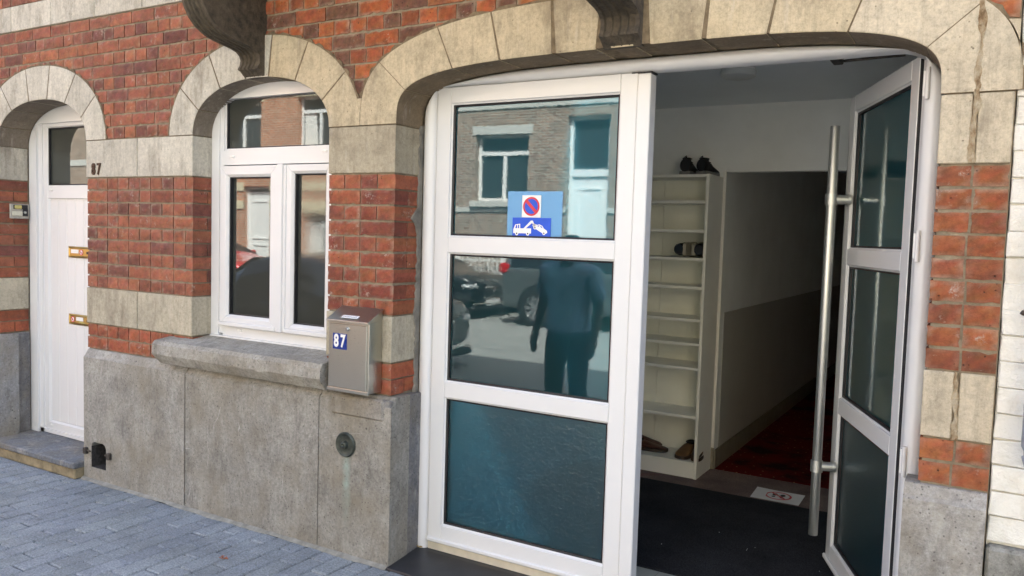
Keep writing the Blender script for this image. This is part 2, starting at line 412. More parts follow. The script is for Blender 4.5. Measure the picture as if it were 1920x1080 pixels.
def opening(x, grow=0):
    for A, z0 in OPEN:
        t = Arch(A.cx, A.ai + grow, A.bi + grow, A.ni, 1, 1, 1).top(x)
        if t is not None: return z0 - grow, t
    return None
def wall_core(bm, x0, x1, y0, y1, zt, grow):
    xs = set([x0, x1])
    for A, _ in OPEN:
        a = A.ai + grow
        for k in range(61):
            xs.add(A.cx + a * math.sin(-math.pi / 2 + math.pi * k / 60))
        xs.add(A.cx - a - .0001); xs.add(A.cx + a + .0001)
    xs |= {-4.7225, -4.5745}
    xs = sorted(x for x in xs if x0 <= x <= x1)
    for xa, xb in zip(xs, xs[1:]):
        op = opening((xa + xb) / 2, grow)
        if -4.7225 < (xa + xb) / 2 < -4.5745: segs = [((0, 0), (.0875, .0875)), ((.2475, .2475), (zt, zt))]
        elif not op: segs = [((0, 0), (zt, zt))]
        else:
            ta, tb = opening(xa, grow), opening(xb, grow)
            za = ta[1] if ta else ZF; zb = tb[1] if tb else ZF
            segs = [((za, zb), (zt, zt))]
            if op[0] > 0: segs.append(((0, 0), (op[0], op[0])))
        for (ba, bb), (ta_, tb_) in segs:
            bm.add([(xa, y0, ba), (xb, y0, bb), (xb, y0, tb_), (xa, y0, ta_), (xa, y1, ba), (xb, y1, bb), (xb, y1, tb_), (xa, y1, ta_)],
                   [(0, 1, 2, 3), (4, 7, 6, 5), (0, 4, 5, 1), (3, 2, 6, 7)])
    for A, z0 in OPEN:
        for sgn in (-1, 1):
            x = A.cx + sgn * (A.ai + grow); bm.quad((x, y0, z0), (x, y1, z0), (x, y1, ZF), (x, y0, ZF))
m = MB(); wall_core(m, XL, XR, .008, .34, 9.6, .012)
m.box(XL, XR, .34, 9.4, 9.3, 9.6); m.box(XL - .3, XL, .008, 9.4, 0, 9.6); m.box(XL, XR, 9.4, 9.7, 0, 9.6)
m.box(XL - .3, XR, -.12, .3, 9.6, 9.75)
m.build('wall', MORT, HOUSE)

# --- bricks: English bond, each a chamfered block of its own colour, all one surface
def brick_col(x, z):
    sheltered = (x > -3.3 and z > 2.2); pier = x > -.3
    if pier: base = rnd.choice([(.37, .105, .052), (.33, .095, .05), (.40, .12, .06), (.28, .08, .048)])
    elif sheltered: base = rnd.choice([(.40, .10, .045), (.36, .092, .045), (.30, .08, .045), (.17, .07, .055), (.41, .115, .052)])
    elif x > -3: base = rnd.choice([(.34, .095, .06), (.30, .08, .055), (.26, .068, .05), (.37, .105, .062), (.23, .06, .046)])
    else: base = rnd.choice([(.36, .115, .08), (.31, .10, .075), (.26, .085, .068), (.38, .12, .075), (.21, .072, .064), (.34, .105, .07), (.29, .09, .066), (.33, .10, .072)])
    k = rnd.uniform(.85, 1.14)
    if z < ZB + .01 and not pier: base = (.36, .095, .058)
    return tuple(c * k * q for c, q in zip(base, (.90, 1.02, .84)))
BRS = {}
LIME = (.36, .285, .21)
def brick(x0, x1, z0, z1, y0=0., y1=.1, col=None):
    g = .0036
    if x1 - x0 < .03: return
    col = col or brick_col((x0 + x1) / 2, z0)
    reg = (0 if z0 < ZE1 else 1) if z0 > ZF - .01 else (2 if x0 < -5.7 else 3 if x0 < -3.5 else 4 if x0 < -2 else 5)
    B = BRS.setdefault((reg, z0 < ZB), MB()); fy = y0 + rnd.uniform(-.0025, .001)
    x0 += .0026; x1 -= .0026; z0 += g; z1 -= g
    nx = max(4, int((x1 - x0) / .022)); nz = 4
    smear = rnd.random() < .30; worn = rnd.uniform(.0015, .0042)
    V = []; C = []
    for k in range(nz + 1):
        for i in range(nx + 1):
            x = x0 + (x1 - x0) * i / nx; z = z0 + (z1 - z0) * k / nz; y = fy + rnd.uniform(-.0006, .0006); c = tuple(q * rnd.uniform(.88, 1.1) for q in col)
            ex = i in (0, nx); ez = k in (0, nz)
            if ex or ez:
                d = rnd.uniform(0, worn) + (rnd.uniform(0, .007) if rnd.random() < .07 else 0)
                if ex: d *= .6; x += d if i == 0 else -d
                if ez: z += d if k == 0 else -d
                y = fy + .0035 + rnd.uniform(0, .001)
                q = rnd.uniform(0, .45) * (1.6 if smear else .7); c = tuple(a * (1 - q) + b * q for a, b in zip(c, LIME))
            V.append((x, y, z)); C.append(c)
    W = nx + 1; F_ = []; T_ = []
    for k in range(nz):
        for i in range(nx):
            f = [k * W + i, k * W + i + 1, (k + 1) * W + i + 1, (k + 1) * W + i]; F_.append(f); T_.append([C[q] for q in f])
    rim = [i for i in range(W)] + [k * W + nx for k in range(1, nz + 1)] + [nz * W + i for i in range(nx - 1, -1, -1)] + [k * W for k in range(nz - 1, 0, -1)]
    n = len(V); 
    for q in rim: V.append((V[q][0], y1, V[q][2])); C.append(col)
    L = len(rim)
    for q in range(L):
        f = [rim[q], n + q, n + (q + 1) % L, rim[(q + 1) % L]]; F_.append(f); T_.append(tuple(a_ * rnd.uniform(.9, 1.05) for a_ in col))
    F_.append([n + q for q in range(L)]); T_.append(col)
    o = len(B.v)
    for p in V: B.v.append(Vector(p))
    for f, t_ in zip(F_, T_): B.f.append([o + q for q in f]); B.mi.append(0); B.ti.append(t_)
def row_field(xa, xb, z0, z1, phase, header):
    L = .1025 if header else .205
    x = xa - (phase % L); 
    while x < xb:
        w = L
        if header is False and rnd.random() < .1: w = .1025
        x0, x1 = max(x, xa), min(x + w, xb)
        xc, zc = (x0 + x1) / 2, (z0 + z1) / 2
        P_ = [(px_, pz_) for px_ in (x0 + .008, xc, x1 - .008) for pz_ in (z0 + .008, zc, z1 - .008)]
        def inside(p, k, gr):
            for A, _ in OPEN:
                t = Arch(A.cx, A.ai + gr, A.bi + gr, A.ni, A.ae + gr, A.be + gr, A.ne).top(p[0], k)
                if t and p[1] < t: return True
            return False
        ok = any(not inside(p, 'e', -.004) for p in P_) and not any(inside(p, 'i', .02) for p in P_)
        if ok and x1 - x0 > .02: brick(x0, x1, z0, z1)
        x += w
# upper field, between the springing stones and the string course, then above it
n = 0; z = ZF
rows = round((ZE0 - ZF) / COURSE); ch = (ZE0 - ZF) / rows
for r_ in range(rows):
    z0 = ZF + r_ * ch
    row_field(-6.35, XR, z0, z0 + ch, rnd.uniform(0, .1) if r_ % 2 else .05, r_ % 2 == 0)
for r_ in range(6):
    z0 = ZE1 + r_ * COURSE; row_field(-6.35, XR, z0, z0 + COURSE, .03 if r_ % 2 else .13, r_ % 2 == 0)
# piers: corner bricks return into the reveals
def pier_rows(xa, xb, zlo, zhi, nrow, retL, retR, odd=0, halves=False):
    h = (zhi - zlo) / nrow
    for r_ in range(nrow):
        z0, z1 = zlo + r_ * h, zlo + (r_ + 1) * h
        A = (r_ + odd) % 2 == 0
        xs = [xa]
        if halves:
            mid = (xa + xb) / 2 + rnd.uniform(-.006, .006)
            xs += ([mid] if rnd.random() < .88 else [])
        else:
            x = xa + (.1025 if A else .205); 
            while x < xb - .06:
                xs.append(x); x += (.205 if not A else .1025) if rnd.random() > .12 else .1025
        xs.append(xb)
        for k in range(len(xs) - 1):
            first, last = k == 0, k == len(xs) - 2
            dep = .1
            if (first and retL) or (last and retR): dep = .195 if A else .098
            brick(xs[k], xs[k + 1], z0, z1, 0, dep)
        for side, ret in ((xa, retL), (xb, retR)):
            if ret and not A:
                s_ = 1 if side == xa else -1
                brick(min(side, side + s_ * .1), max(side, side + s_ * .1), z0, z1, .102, .195)
for xa, xb, L_, R_, hv in ((-4.827, -3.838, 1, 1, 0), (-2.832, -2.414, 1, 1, 0), (-.178, XR, 1, 0, 1), (-6.35, -5.833, 0, 1, 0)):
    pier_rows(xa, xb, ZC, ZA, 9, L_, R_, 0, hv)
    pier_rows(xa, xb, ZD, ZB, 2, L_, R_, 1, hv)
for b_ in BRS.values(): b_.build('brickwork', BRICK, HOUSE, smooth=28)

# --- stone bands (springing band, lower band, string course)
def stone_col(x, z=0):
    if x > -.4: b = (.60, .52, .385)
    elif x > -3.3: b = (.555, .465, .315) if z > ZF - .01 else (.44, .385, .28)
    else: b = (.60, .56, .465)
    if z < ZB + .01: b = (.50, .45, .34) if x < -.4 else (.58, .50, .37)
    k = rnd.uniform(.93, 1.06) * .92; return tuple(q * k for q in b)
ST = MB()
def stone(x0, x1, y0, y1, z0, z1, g=.003): ST.rbox(x0 + g, x1 - g, y0, y1, z0 + g, z1 - g, c=.003, t=stone_col((x0 + x1) / 2, z0))
for za, zb in ((ZA, ZF), (ZB, ZC)):
    for x0, x1 in ((-6.35, -5.832), (-4.828, -4.327), (-4.327, -3.837), (-2.833, -2.413)):
        ST = MB(); stone(x0, x1, -.004, .198, za, zb); ST.build('stone_block', STONE, HOUSE)
    for x0, x1 in ((-.179, -.083), (-.072, XR)): ST = MB(); stone(x0, x1, -.004, .198, za, zb); ST.build('stone_block', STONE, HOUSE)
ST = MB(); x = -6.1
while x < XR:
    x1 = min(x + .455, XR); stone(x, x1, -.006, .1, ZE0, ZE1); x = x1
ST.build('string_course', STONE, HOUSE)

# --- arches of separate voussoirs with real joints, a rim of mortar behind them
def arch_mesh(A, joints, name, yb=.198, col=None, soot_shade=(.42, .38, .36)):
    m = MB(); ths = [math.pi] + [(A.th(xi, 'i'), A.th(xe, 'e')) for xi, xe in joints] + [0]
    ths = [(t, t) if not isinstance(t, tuple) else t for t in ths]
    for (ai, ae), (bi, be) in zip(ths, ths[1:]):
        N = 10; gi, ge = .0062 / A.ai, .0045 / A.ae
        I = [A.pt(ai - gi + (bi + 2 * gi - ai) * k / N) for k in range(N + 1)]
        E_ = [A.pt(ae - ge + (be + 2 * ge - ae) * k / N, 'e') for k in range(N + 1)]
        if ai == math.pi: I[0] = (I[0][0], ZF + .002); E_[0] = (E_[0][0], ZF + .002)
        if bi == 0: I[-1] = (I[-1][0], ZF + .002); E_[-1] = (E_[-1][0], ZF + .002)
        cx = I[N // 2][0]
        t = col or stone_col(cx, ZF)
        c = .003
        for y0, y1 in ((-.006, yb),):
            fI = [(i[0] * (1 - .02) + e[0] * .02, -.006, i[1] * .98 + e[1] * .02) for i, e in zip(I, E_)]
            fE = [(i[0] * .02 + e[0] * .98, -.006, i[1] * .02 + e[1] * .98) for i, e in zip(I, E_)]
            bI = [(p[0], -.006 + c, p[1]) for p in I]; bE = [(p[0], -.006 + c, p[1]) for p in E_]
            kI = [(p[0], yb, p[1]) for p in I]; kE = [(p[0], yb, p[1]) for p in E_]
            m.loft([kI, bI], cap=False, closed=False, t=tuple(q * f_ for q, f_ in zip(t, soot_shade))); m.loft([bI, fI, fE, bE, kE], cap=False, closed=False, t=t)  # underside faces: soot and the shade under the arch, both tinted into the stone
            for q in (0, N): m.add([kI[q], bI[q], fI[q], fE[q], bE[q], kE[q]], [list(range(6))], t=t)
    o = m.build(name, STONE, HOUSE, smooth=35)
    r = MB(); P = []
    N = 90
    ring = []
    for k in range(N + 1):
        th = math.pi - math.pi * k / N; wv = .010 + .006 * math.sin(k * 1.7) + .004 * math.sin(k * 4.1 + 1)
        p = A.pt(th, 'e', wv); q = A.pt(th, 'e', -.03); q2 = A.pt(th, 'i', .004)
        ring.append([(p[0], .0, p[1]), (p[0], -.0035, p[1]), (q2[0], -.0035, q2[1]), (q2[0], .196, q2[1])])
    r.loft(ring, cap=False, closed=False)
    r.build('arch_mortar', JOINT, o)
    return o
dj = [(-.44, -.62), (-.33, -.43), (-.16, -.2), (0, 0), (.16, .2), (.32, .43), (.45, .62)]
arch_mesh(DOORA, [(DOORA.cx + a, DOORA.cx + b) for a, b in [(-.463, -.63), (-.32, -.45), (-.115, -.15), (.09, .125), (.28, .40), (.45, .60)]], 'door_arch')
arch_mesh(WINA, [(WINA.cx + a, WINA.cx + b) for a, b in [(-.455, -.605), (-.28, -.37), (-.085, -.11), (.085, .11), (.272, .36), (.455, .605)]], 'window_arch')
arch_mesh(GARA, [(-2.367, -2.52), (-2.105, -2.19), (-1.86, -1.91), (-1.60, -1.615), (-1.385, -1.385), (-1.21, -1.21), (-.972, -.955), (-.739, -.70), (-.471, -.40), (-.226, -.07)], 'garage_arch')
m = MB(); pts = []
for k in range(9):
    z = ZF + .003 + .125 * k / 8
    xa = WINA.cx + WINA.ae * (1 - ((z - ZF) / WINA.be) ** WINA.ne) ** (1 / WINA.ne); xb = GARA.cx - GARA.ae * (1 - ((z - ZF) / GARA.be) ** GARA.ne) ** (1 / GARA.ne)
    pts.append((xa, xb, z))
m.prism([(a, z) for a, b, z in pts] + [(b, z) for a, b, z in reversed(pts)], -.0055, .1, t=(.455, .38, .26)); m.build('spandrel_stone', STONE, HOUSE)
m = MB(); pts = []      # abutment stones right of the wide arch
m.prism([(GARA.cx + GARA.ae * (1 - ((zz - ZF) / GARA.be) ** 3) ** (1 / 3) + .004 if zz > ZF + .002 else .031, zz) for zz in [ZF + .003 + (2.31 - ZF) * k / 8 for k in range(9)]] + [(.031, 2.31), (.031, ZF + .003)], -.0055, .1, t=(.53, .455, .33))
m.build('abutment_stone', STONE, HOUSE)
# mended vertical crack down the right pier
def crack(za, zb, wide, yf, c0=-.077):
    m = MB(); n = max(3, int((zb - za) / .012)); rings = []; wl = wr_ = 0
    for k in range(n + 1):
        z = za + (zb - za) * k / n; wl = .5 * wl + rnd.uniform(-.004, .004); wr_ = .5 * wr_ + rnd.uniform(-.004, .004)
        c = c0 + .003 * math.sin(z * 9) + .002 * math.sin(z * 31); wv = wide * (1 + .18 * math.sin(z * 13 + 1) + .12 * math.sin(z * 47))
        rings.append([(c - wv + wl, .006, z), (c - wv + wl + .002, yf, z), (c + wr_ * .3, yf - .002 + rnd.uniform(-.002, .002), z), (c + wv + wr_ - .002, yf, z), (c + wv + wr_, .006, z)])
    m.loft(rings, cap=False, closed=False); return m
for a in ((ZF + .01, 2.42, .010, -.0065), (ZA + .004, ZF + .01, .010, -.0065), (ZB, ZC, .0085, -.0055)): crack(*a).build('mended_crack', CRACK, HOUSE)

# --- bluestone plinth: slabs with open joints, chamfered top
PL = MB()
def slab(x0, x1, tint, ybk=.1, endL=0, endR=0, zt=ZD, zch=.765, yf=-.042):
    g = .003
    prof = [(.1, 0.002), (yf, .002), (yf, zch), (yf + .012, zch + .014), (yf + .03, zt - .006), (-.006, zt - .002), (.1, zt - .002)]
    N = max(2, int((x1 - x0) / .05)); rings = []
    for k in range(N + 1):
        xx = x0 + g + (x1 - x0 - 2 * g) * k / N
        rings.append([(xx, y, zz + (rnd.uniform(-.003, .003) if .7 < zz < zt - .004 else 0)) for y, zz in prof])
    PL.loft(rings, t=tint)
VX0, VX1, VZ0, VZ1 = -4.722, -4.575, .088, .247
def slab_with_hole():
    t = (.325, .31, .275); x0, x1 = -4.80, -3.845; g = .003; yf = -.042; HL = MB()
    for a, b, c, d in ((x0, VX0, .002, .765), (VX1, x1 - g, .002, .765), (VX0, VX1, .002, VZ0), (VX0, VX1, VZ1, .765)):
        PL.quad((a, yf, c), (b, yf, c), (b, yf, d), (a, yf, d), t=t)
    for xx in (VX0, VX1): HL.quad((xx, yf, VZ0), (xx, .33, VZ0), (xx, .33, VZ1), (xx, yf, VZ1), t=(.10, .09, .08))
    for zz in (VZ0, VZ1): HL.quad((VX0, yf, zz), (VX1, yf, zz), (VX1, .33, zz), (VX0, .33, zz), t=(.10, .09, .08))
    HL.quad((VX0, .33, VZ0), (VX1, .33, VZ0), (VX1, .33, VZ1), (VX0, .33, VZ1), t=(.03, .03, .03))
    HL.build('vent_hole', plain('dark_vent', (.055, .05, .045), .95, var=.6, scale=50, bump=1, bscale=60), HOUSE)  # tunnel walls coloured near black: the hole's inner shade is in the colour
    for u in (0, 1):      # rounded upper corners of the hole
        xx = VX0 if u == 0 else VX1; s_ = 1 if u == 0 else -1
        PL.prism([(xx, VZ1), (xx + s_ * .03, VZ1), (xx + s_ * .011, VZ1 - .008), (xx, VZ1 - .03)], yf - .0006, .05, t=t)
    rings = []
    N = 20
    for k in range(N + 1):
        xx = x0 + (x1 - g - x0) * k / N; j = rnd.uniform(-.004, .004)
        rings.append([(xx, yf, .765), (xx, yf + .012, .779 + j), (xx, -.012, ZD - .006 + j * .5), (xx, -.006, ZD - .002), (xx, .1, ZD - .002)])
    PL.loft(rings, cap=False, closed=False, t=t)
    PL.quad((x0, yf, .002), (x0, .1, .002), (x0, .1, .765), (x0, yf, .765), t=t)
    PL.add([(x0, yf, .765), (x0, yf + .012, .779), (x0, -.012, ZD - .006), (x0, .1, ZD - .002), (x0, .1, .765)], [(0, 1, 2, 3, 4)], t=t)
slab_with_hole(); PL.build('plinth_slab', BLUE, HOUSE); PL = MB()
slab(-3.845, -2.833, (.31, .295, .26), zt=.81); PL.build('plinth_slab', BLUE, HOUSE); PL = MB()
slab(-2.833, -2.375, (.285, .27, .235))
PL.rbox(-2.75, -2.42, -.052, -.03, .70, .80, c=.012, t=(.26, .24, .21))
PL.build('plinth_slab', BLUE, HOUSE); PL = MB()
slab(-.215, XR, (.34, .325, .30)); PL.build('plinth_slab', BLUE, HOUSE); PL = MB()
PL.box(-6.35, -5.79, -.042, .1, .002, .81, t=(.27, .27, .27)); PL.build('plinth_slab', BLUE, HOUSE)
for a, b in ((-2.38, -2.409), (-5.86, -5.827)):       # reveal linings of the plinth
    PL = MB(); PL.rbox(min(a, b) - .05, max(a, b), .018, .199, .002, .81, c=.003, t=(.17, .17, .175)); PL.build('plinth_lining', BLUE, HOUSE)
for xx in (-4.833, -.178): PL = MB(); PL.rbox(min(xx, xx + .05), max(xx, xx + .05), .018, .199, .002, .81, c=.003, t=(.22, .22, .22)); PL.build('plinth_lining', BLUE, HOUSE)
PL = MB(); PL.rbox(-2.45, -2.3795, -.039, .0145, .002, .80, c=.004, t=(.17, .17, .175)); PL.build('plinth_lining', BLUE, HOUSE)
m = MB(); rings = []
for k in range(70):      # rough cement between the reveal and the white frame
    z = .81 + k * .0188; w_ = .024 + rnd.uniform(-.006, .008) + (.045 * math.exp(-((z - 1.66) / .035) ** 2)) + .012 * math.exp(-((z - 1.2) / .1) ** 2)
    rings.append([(-2.418, .199 - w_, z), (-2.4095, .199 - w_ + .004, z), (-2.407, .199, z)])
m.loft(rings, cap=False, closed=False); m.build('cement_strip', GREYMORT, HOUSE)
# pale scrapes and chips on the slabs
CHALK = plain('chalky_scrape', (.46, .44, .40), .9, var=.4, scale=80)
def scrape(pts, wd):
    m = MB()
    for (a, b), (c, d) in zip(pts, pts[1:]):
        nx, nz = -(d - b), c - a; l = math.hypot(nx, nz) or 1; nx, nz = nx / l * wd, nz / l * wd
        m.quad((a - nx, -.0432, b - nz), (c - nx * .7, -.0432, d - nz * .7), (c + nx * .7, -.0432, d + nz * .7), (a + nx, -.0432, b + nz))
    m.build('scrape_mark', CHALK, HOUSE)
scrape([(-3.55, .62), (-3.57, .56), (-3.60, .52), (-3.61, .46)], .0022)
scrape([(-3.33, .36), (-3.30, .355), (-3.28, .335), (-3.285, .31)], .0018)
scrape([(-3.65, .55), (-3.652, .44), (-3.648, .34), (-3.655, .26)], .0016)
scrape([(-3.08, .31), (-3.07, .22), (-3.04, .18)], .0016); scrape([(-2.97, .28), (-2.975, .20)], .0014)
scrape([(-3.41, .555), (-3.40, .53), (-3.412, .505)], .005); scrape([(-2.93, .50), (-2.925, .485), (-2.935, .475)], .003)
scrape([(-4.62, .715), (-4.612, .70), (-4.617, .685)], .005); scrape([(-4.21, .55), (-4.212, .45), (-4.20, .36)], .0014)
scrape([(-3.84, .345), (-3.80, .35)], .0025); scrape([(-2.80, .565), (-2.66, .61), (-2.55, .625)], .0009); scrape([(-3.812, .07), (-3.80, .10), (-3.797, .125)], .004)
for xx in (-4.765, -4.53):
    m = MB(); m.rbox(xx - .014, xx + .014, -.066, -.042, .165, .205, c=.004); m.tube([(xx, -.055, .19), ((VX0 if xx < -4.7 else VX1), -.05, .185)], .005, 6)
    m.build('vent_lug', IRON, HOUSE)
# bronze cap on the plinth
m = MB(); m.lathe([(.060, .004), (.062, -.006), (.056, -.013), (.050, -.008), (.036, -.004), (.020, -.007), (.016, -.022), (.010, -.026), (.004, -.018)], (-2.652, -.042, .556), n=32)
m.build('bronze_cap', BRONZE, HOUSE, smooth=40)
# mortar fillet along the foot of the plinth
m = MB(); rings = []
for k in range(121):
    xx = -4.81 + 2.43 * k / 120; wv = .022 + .005 * math.sin(k * .13) + .004 * math.sin(k * .41 + 2) + rnd.uniform(-.003, .003)
    rings.append([(xx, -.03, .020 + rnd.uniform(-.003, .003)), (xx, -.042 - wv * .35, .011), (xx, -.042 - wv, .0012)])
m.loft(rings, cap=False, closed=False)
m.loft([[(-2.372, y, .005), (-2.395, y, .012), (-2.41, y, .045)] for y in (-.045, .0, .05, .12, .19)], cap=False, closed=False)
m.build('mortar_fillet', plain('pale_fillet', (.30, .29, .25), .95, var=.4, scale=20, bump=.6), HOUSE, smooth=50)

# --- carved consoles and the bay they carry
def console(xl, xr, name='console'):
    prof = [(.0, 2.368), (-.036, 2.398), (-.052, 2.405), (-.052, 2.412), (-.040, 2.428), (-.036, 2.455), (-.044, 2.476), (-.066, 2.492), (-.10, 2.502), (-.15, 2.510), (-.21, 2.520), (-.265, 2.535), (-.32, 2.565), (-.355, 2.60), (-.385, 2.65), (-.40, 2.70), (-.41, 2.78), (-.42, 2.86)]
    dz = -.026 if xl > -2 else 0
    W_ = xr - xl; cols = []
    steps = [(0, 0), (.10, 0), (.13, .008), (.27, .008), (.30, 0), (.33, .008), (.47, .008), (.5, -.002), (.53, .008), (.67, .008), (.70, 0), (.73, .008), (.87, .008), (.90, 0), (1, 0)]
    m = MB(); rings = []
    for u, dy in steps:
        rings.append([(xl + u * W_, y + (dy if .005 < -y else 0), z + dz + (dy * .5 if i > 3 else 0)) for i, (y, z) in enumerate(prof)] + [(xl + u * W_, .02, 2.86 + dz), (xl + u * W_, .02, 2.368 + dz)])
    m.loft(rings)
    return m.build(name, SOOT, HOUSE, smooth=32)
console(-3.424, -3.277); console(-1.379, -1.216)
m = MB(); m.rbox(-3.55, -1.09, -.62, -.012, 3.10, 3.22, c=.02); m.rbox(-3.60, -1.04, -.70, -.012, 3.22, 3.34, c=.02)
m.box(-3.50, -1.14, -.58, -.012, 3.34, 6.2)
for xx in (-3.42, -1.38): m.rbox(xx, xx + .16, -.42, -.008, 2.82, 3.10, c=.01)
m.build('bay_window', SOOT, HOUSE)

# --- window sill
m = MB(); rings = []
prof = [(.12, .972), (-.07, .945), (-.085, .925), (-.088, .872), (-.083, .862), (-.046, .815), (.0, .815), (.0, .80), (.12, .80)]
N = 40
for k in range(N + 1):
    xx = -4.03 + 1.275 * k / N
    rings.append([(xx + (-.004 if y < 0 else 0) + .025 * (1 if (k == 0 and z < .86) else 0), y - .03 * (y < -.04) + rnd.uniform(-.0025, .0025) * (y < -.03), z + rnd.uniform(-.002, .002) * (y < -.03)) for y, z in prof])
m.loft(rings, t=(.365, .345, .30))
for xx in (-3.47, -3.17): m.tube([(xx + .03, .05, .958), (xx - .005, -.075, .937)], .0022, 5, t=(.8, .8, .8))
m.build('sill', BLUE, HOUSE, smooth=25)

# ------------------------------------------------------------------ white window
WIN = empty('window', (-3.335, .13, .98), HOUSE)
def sash_prof(wd, y0, d=.03): return [(0, y0 + .07), (0, y0), (wd - .014, y0), (wd, y0 + .013), (wd, y0 + .07)]
m = MB()
# outer frame follows the arch
def arch_frame(m, A, inset_x, inner, y0, y1, z0, n=60, grow=.0):
    rings = []
    xi0, xi1, zi = inner
    outs = [(A.cx - A.ai - grow, z0)] + [A.pt(math.pi - math.pi * k / n, 'i', grow) for k in range(n + 1)] + [(A.cx + A.ai + grow, z0)]
    for x, z in outs:
        x2 = max(xi0, min(xi1, x)); z2 = min(z, zi)
        rings.append([(x, y0, z), (x2, y0, z2), (x2, y1, z2), (x, y1, z)])
    m.loft(rings, cap=True)
arch_frame(m, WINA, 0, (-3.775, -2.895, 2.30), .125, .20, ZB + .0)
m.box(-3.79, -3.745, .133, .2, .99, 2.3); m.box(-2.925, -2.88, .133, .2, .99, 2.3)      # inner step of the frame
m.box(-3.745, -2.925, .130, .2, 1.937, 2.016)                                             # transom
m.box(-3.745, -2.925, .130, .2, .979, 1.035); m.box(-3.83, -2.84, .110, .2, .966, .979)
m.ring(-3.745, -2.925, 2.016, 2.325, [(0, .2), (0, .14), (.012, .14), (.018, .15), (.018, .2)])
m.build('frame', PVC, WIN, smooth=30, bevel=.002)
for a, b, lab in ((-3.752, -3.305, 0), (-3.235, -2.917, 1)):
    m = MB(); m.ring(a, b, 1.04, 1.93, sash_prof(.062 if not lab else .048, .112)); m.rbox(a, b, .100, .113, 1.036, 1.062, c=.004)
    sh = m.build('casement', PVC, WIN, smooth=30, bevel=.0025)
    p = MB(); q = .062 if not lab else .048
    p.box(a + q - .006, b - q + .006, .150, .158, 1.04 + q, 1.93 - q); p.build('pane', WGLASS_T if lab else WGLASS, sh)
    p = MB(); p.ring(a + q - .001, b - q + .001, 1.04 + q - .001, 1.93 - q + .001, [(0, .15), (0, .128), (.006, .13), (.006, .15)]); p.build('gasket', RUBBER, sh)
m = MB(); m.rbox(-3.307, -3.233, .104, .185, 1.04, 1.93, c=.004); m.rbox(-3.29, -3.25, .096, .106, 1.036, 1.935, c=.004); m.build('mullion', PVC, WIN)
m = MB(); m.box(-3.735, -2.935, .156, .164, 2.024, 2.318); m.build('transom_pane', WGLASS, WIN)
m = MB(); m.ring(-3.731, -2.939, 2.028, 2.309, [(0, .156), (0, .14), (.005, .142), (.005, .156)]); m.build('gasket', RUBBER, WIN)
for a, b in ((-3.69, 1.975), (-3.62, 1.01), (-3.0, 1.99)): m = MB(); m.rbox(a, a + .035, .123, .134, b, b + .012, c=.003); m.build('drain_cap', WHITE, WIN)
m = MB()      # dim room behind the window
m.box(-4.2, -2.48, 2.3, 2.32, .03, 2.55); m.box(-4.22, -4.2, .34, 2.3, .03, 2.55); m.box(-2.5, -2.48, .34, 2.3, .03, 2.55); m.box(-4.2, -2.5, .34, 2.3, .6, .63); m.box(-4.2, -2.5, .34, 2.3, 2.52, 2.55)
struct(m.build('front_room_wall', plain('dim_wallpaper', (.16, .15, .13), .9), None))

# ------------------------------------------------------------------ narrow white door, its step
ED = empty('entrance_door', (-5.33, .23, .11), HOUSE)
m = MB(); arch_frame(m, DOORA, 0, (-5.745, -4.915, 2.26), .205, .28, .105)
m.box(-5.76, -5.70, .222, .29, .11, 2.26); m.box(-4.96, -4.90, .222, .29, .11, 2.26); m.box(-5.8, -4.85, .222, .30, .11, .135)
m.build('door_frame', PVC, ED, smooth=30, bevel=.003)
m = MB(); m.ring(-5.705, -4.955, .135, 2.29, [(0, .29), (0, .23), (.052, .23), (.062, .245), (.062, .29)])
m.box(-5.645, -5.01, .23, .29, 1.75, 1.84)
m.build('leaf_frame', PVC, ED, smooth=30, bevel=.0025)
m = MB(); x = -5.644
while x < -5.02:
    m.rbox(x + .0012, min(x + .098, -5.015) - .0012, .2445, .28, .198, 1.752, c=.003); x += .098
m.build('panel', PVC, ED)
m = MB(); m.box(-5.644, -5.02, .25, .258, 1.838, 2.23); m.build('pane', WGLASS, ED)
m = MB(); m.ring(-5.643, -5.02, 1.841, 2.229, [(0, .25), (0, .234), (.006, .236), (.006, .25)]); m.build('gasket', RUBBER, ED)
for a, b in ((-5.62, 1.80), (-5.63, .165)): m = MB(); m.rbox(a, a + .03, .224, .232, b, b + .01, c=.003); m.build('drain_cap', WHITE, ED)
for z0, z1, flip in ((1.352, 1.428, 0), (.897, .968, 1)):
    m = MB(); xa, xb = -5.418, -5.135
    m.ring(xa, xb, z0, z1, [(0, .246), (0, .236), (.008, .232), (.014, .238), (.014, .246)], mat=None) if 0 else m.ring(xa, xb, z0, z1, [(0, .246), (0, .236), (.008, .232), (.014, .238), (.014, .246)])
    m.box(xa + .012, xb - .012, .238, .246, z0 + .012, z1 - .012)
    zc = (z0 + z1) / 2
    m.box(-5.215, -5.15, .2365, .239, zc - .010, zc + .006, m=1)
    if not flip: xs, xc = (-5.39, -5.305), -5.272
    else: xs, xc = (-5.335, -5.255), -5.372
    m.box(xs[0], xs[1], .2365, .239, zc - .008, zc + .018, m=2)
    for i, cc in enumerate(((3, .020, .2370), (2, .0145, .2362), )): m.lathe([(cc[1], .0), (cc[1], -.0012), (.0005, -.0013)], (xc, cc[2], zc), n=20, m=cc[0])
    m.prism([(xc - .011, zc + .007), (xc - .007, zc + .011), (xc + .011, zc - .007), (xc + .007, zc - .011)], .2335, .2345, m=3)
    m.box(xc - .006, xc + .006, .2341, .2346, zc - .006, zc + .004, m=1)
    if flip: m.prism([(-5.30, z0 + .016), (-5.235, z0 + .012), (-5.25, z0 + .024), (-5.31, z0 + .030)], .2362, .2372, m=4)
    m.build('letter_slot', [BRASS, BLACK, WHITE, SRED, YEL], ED, bevel=.001)
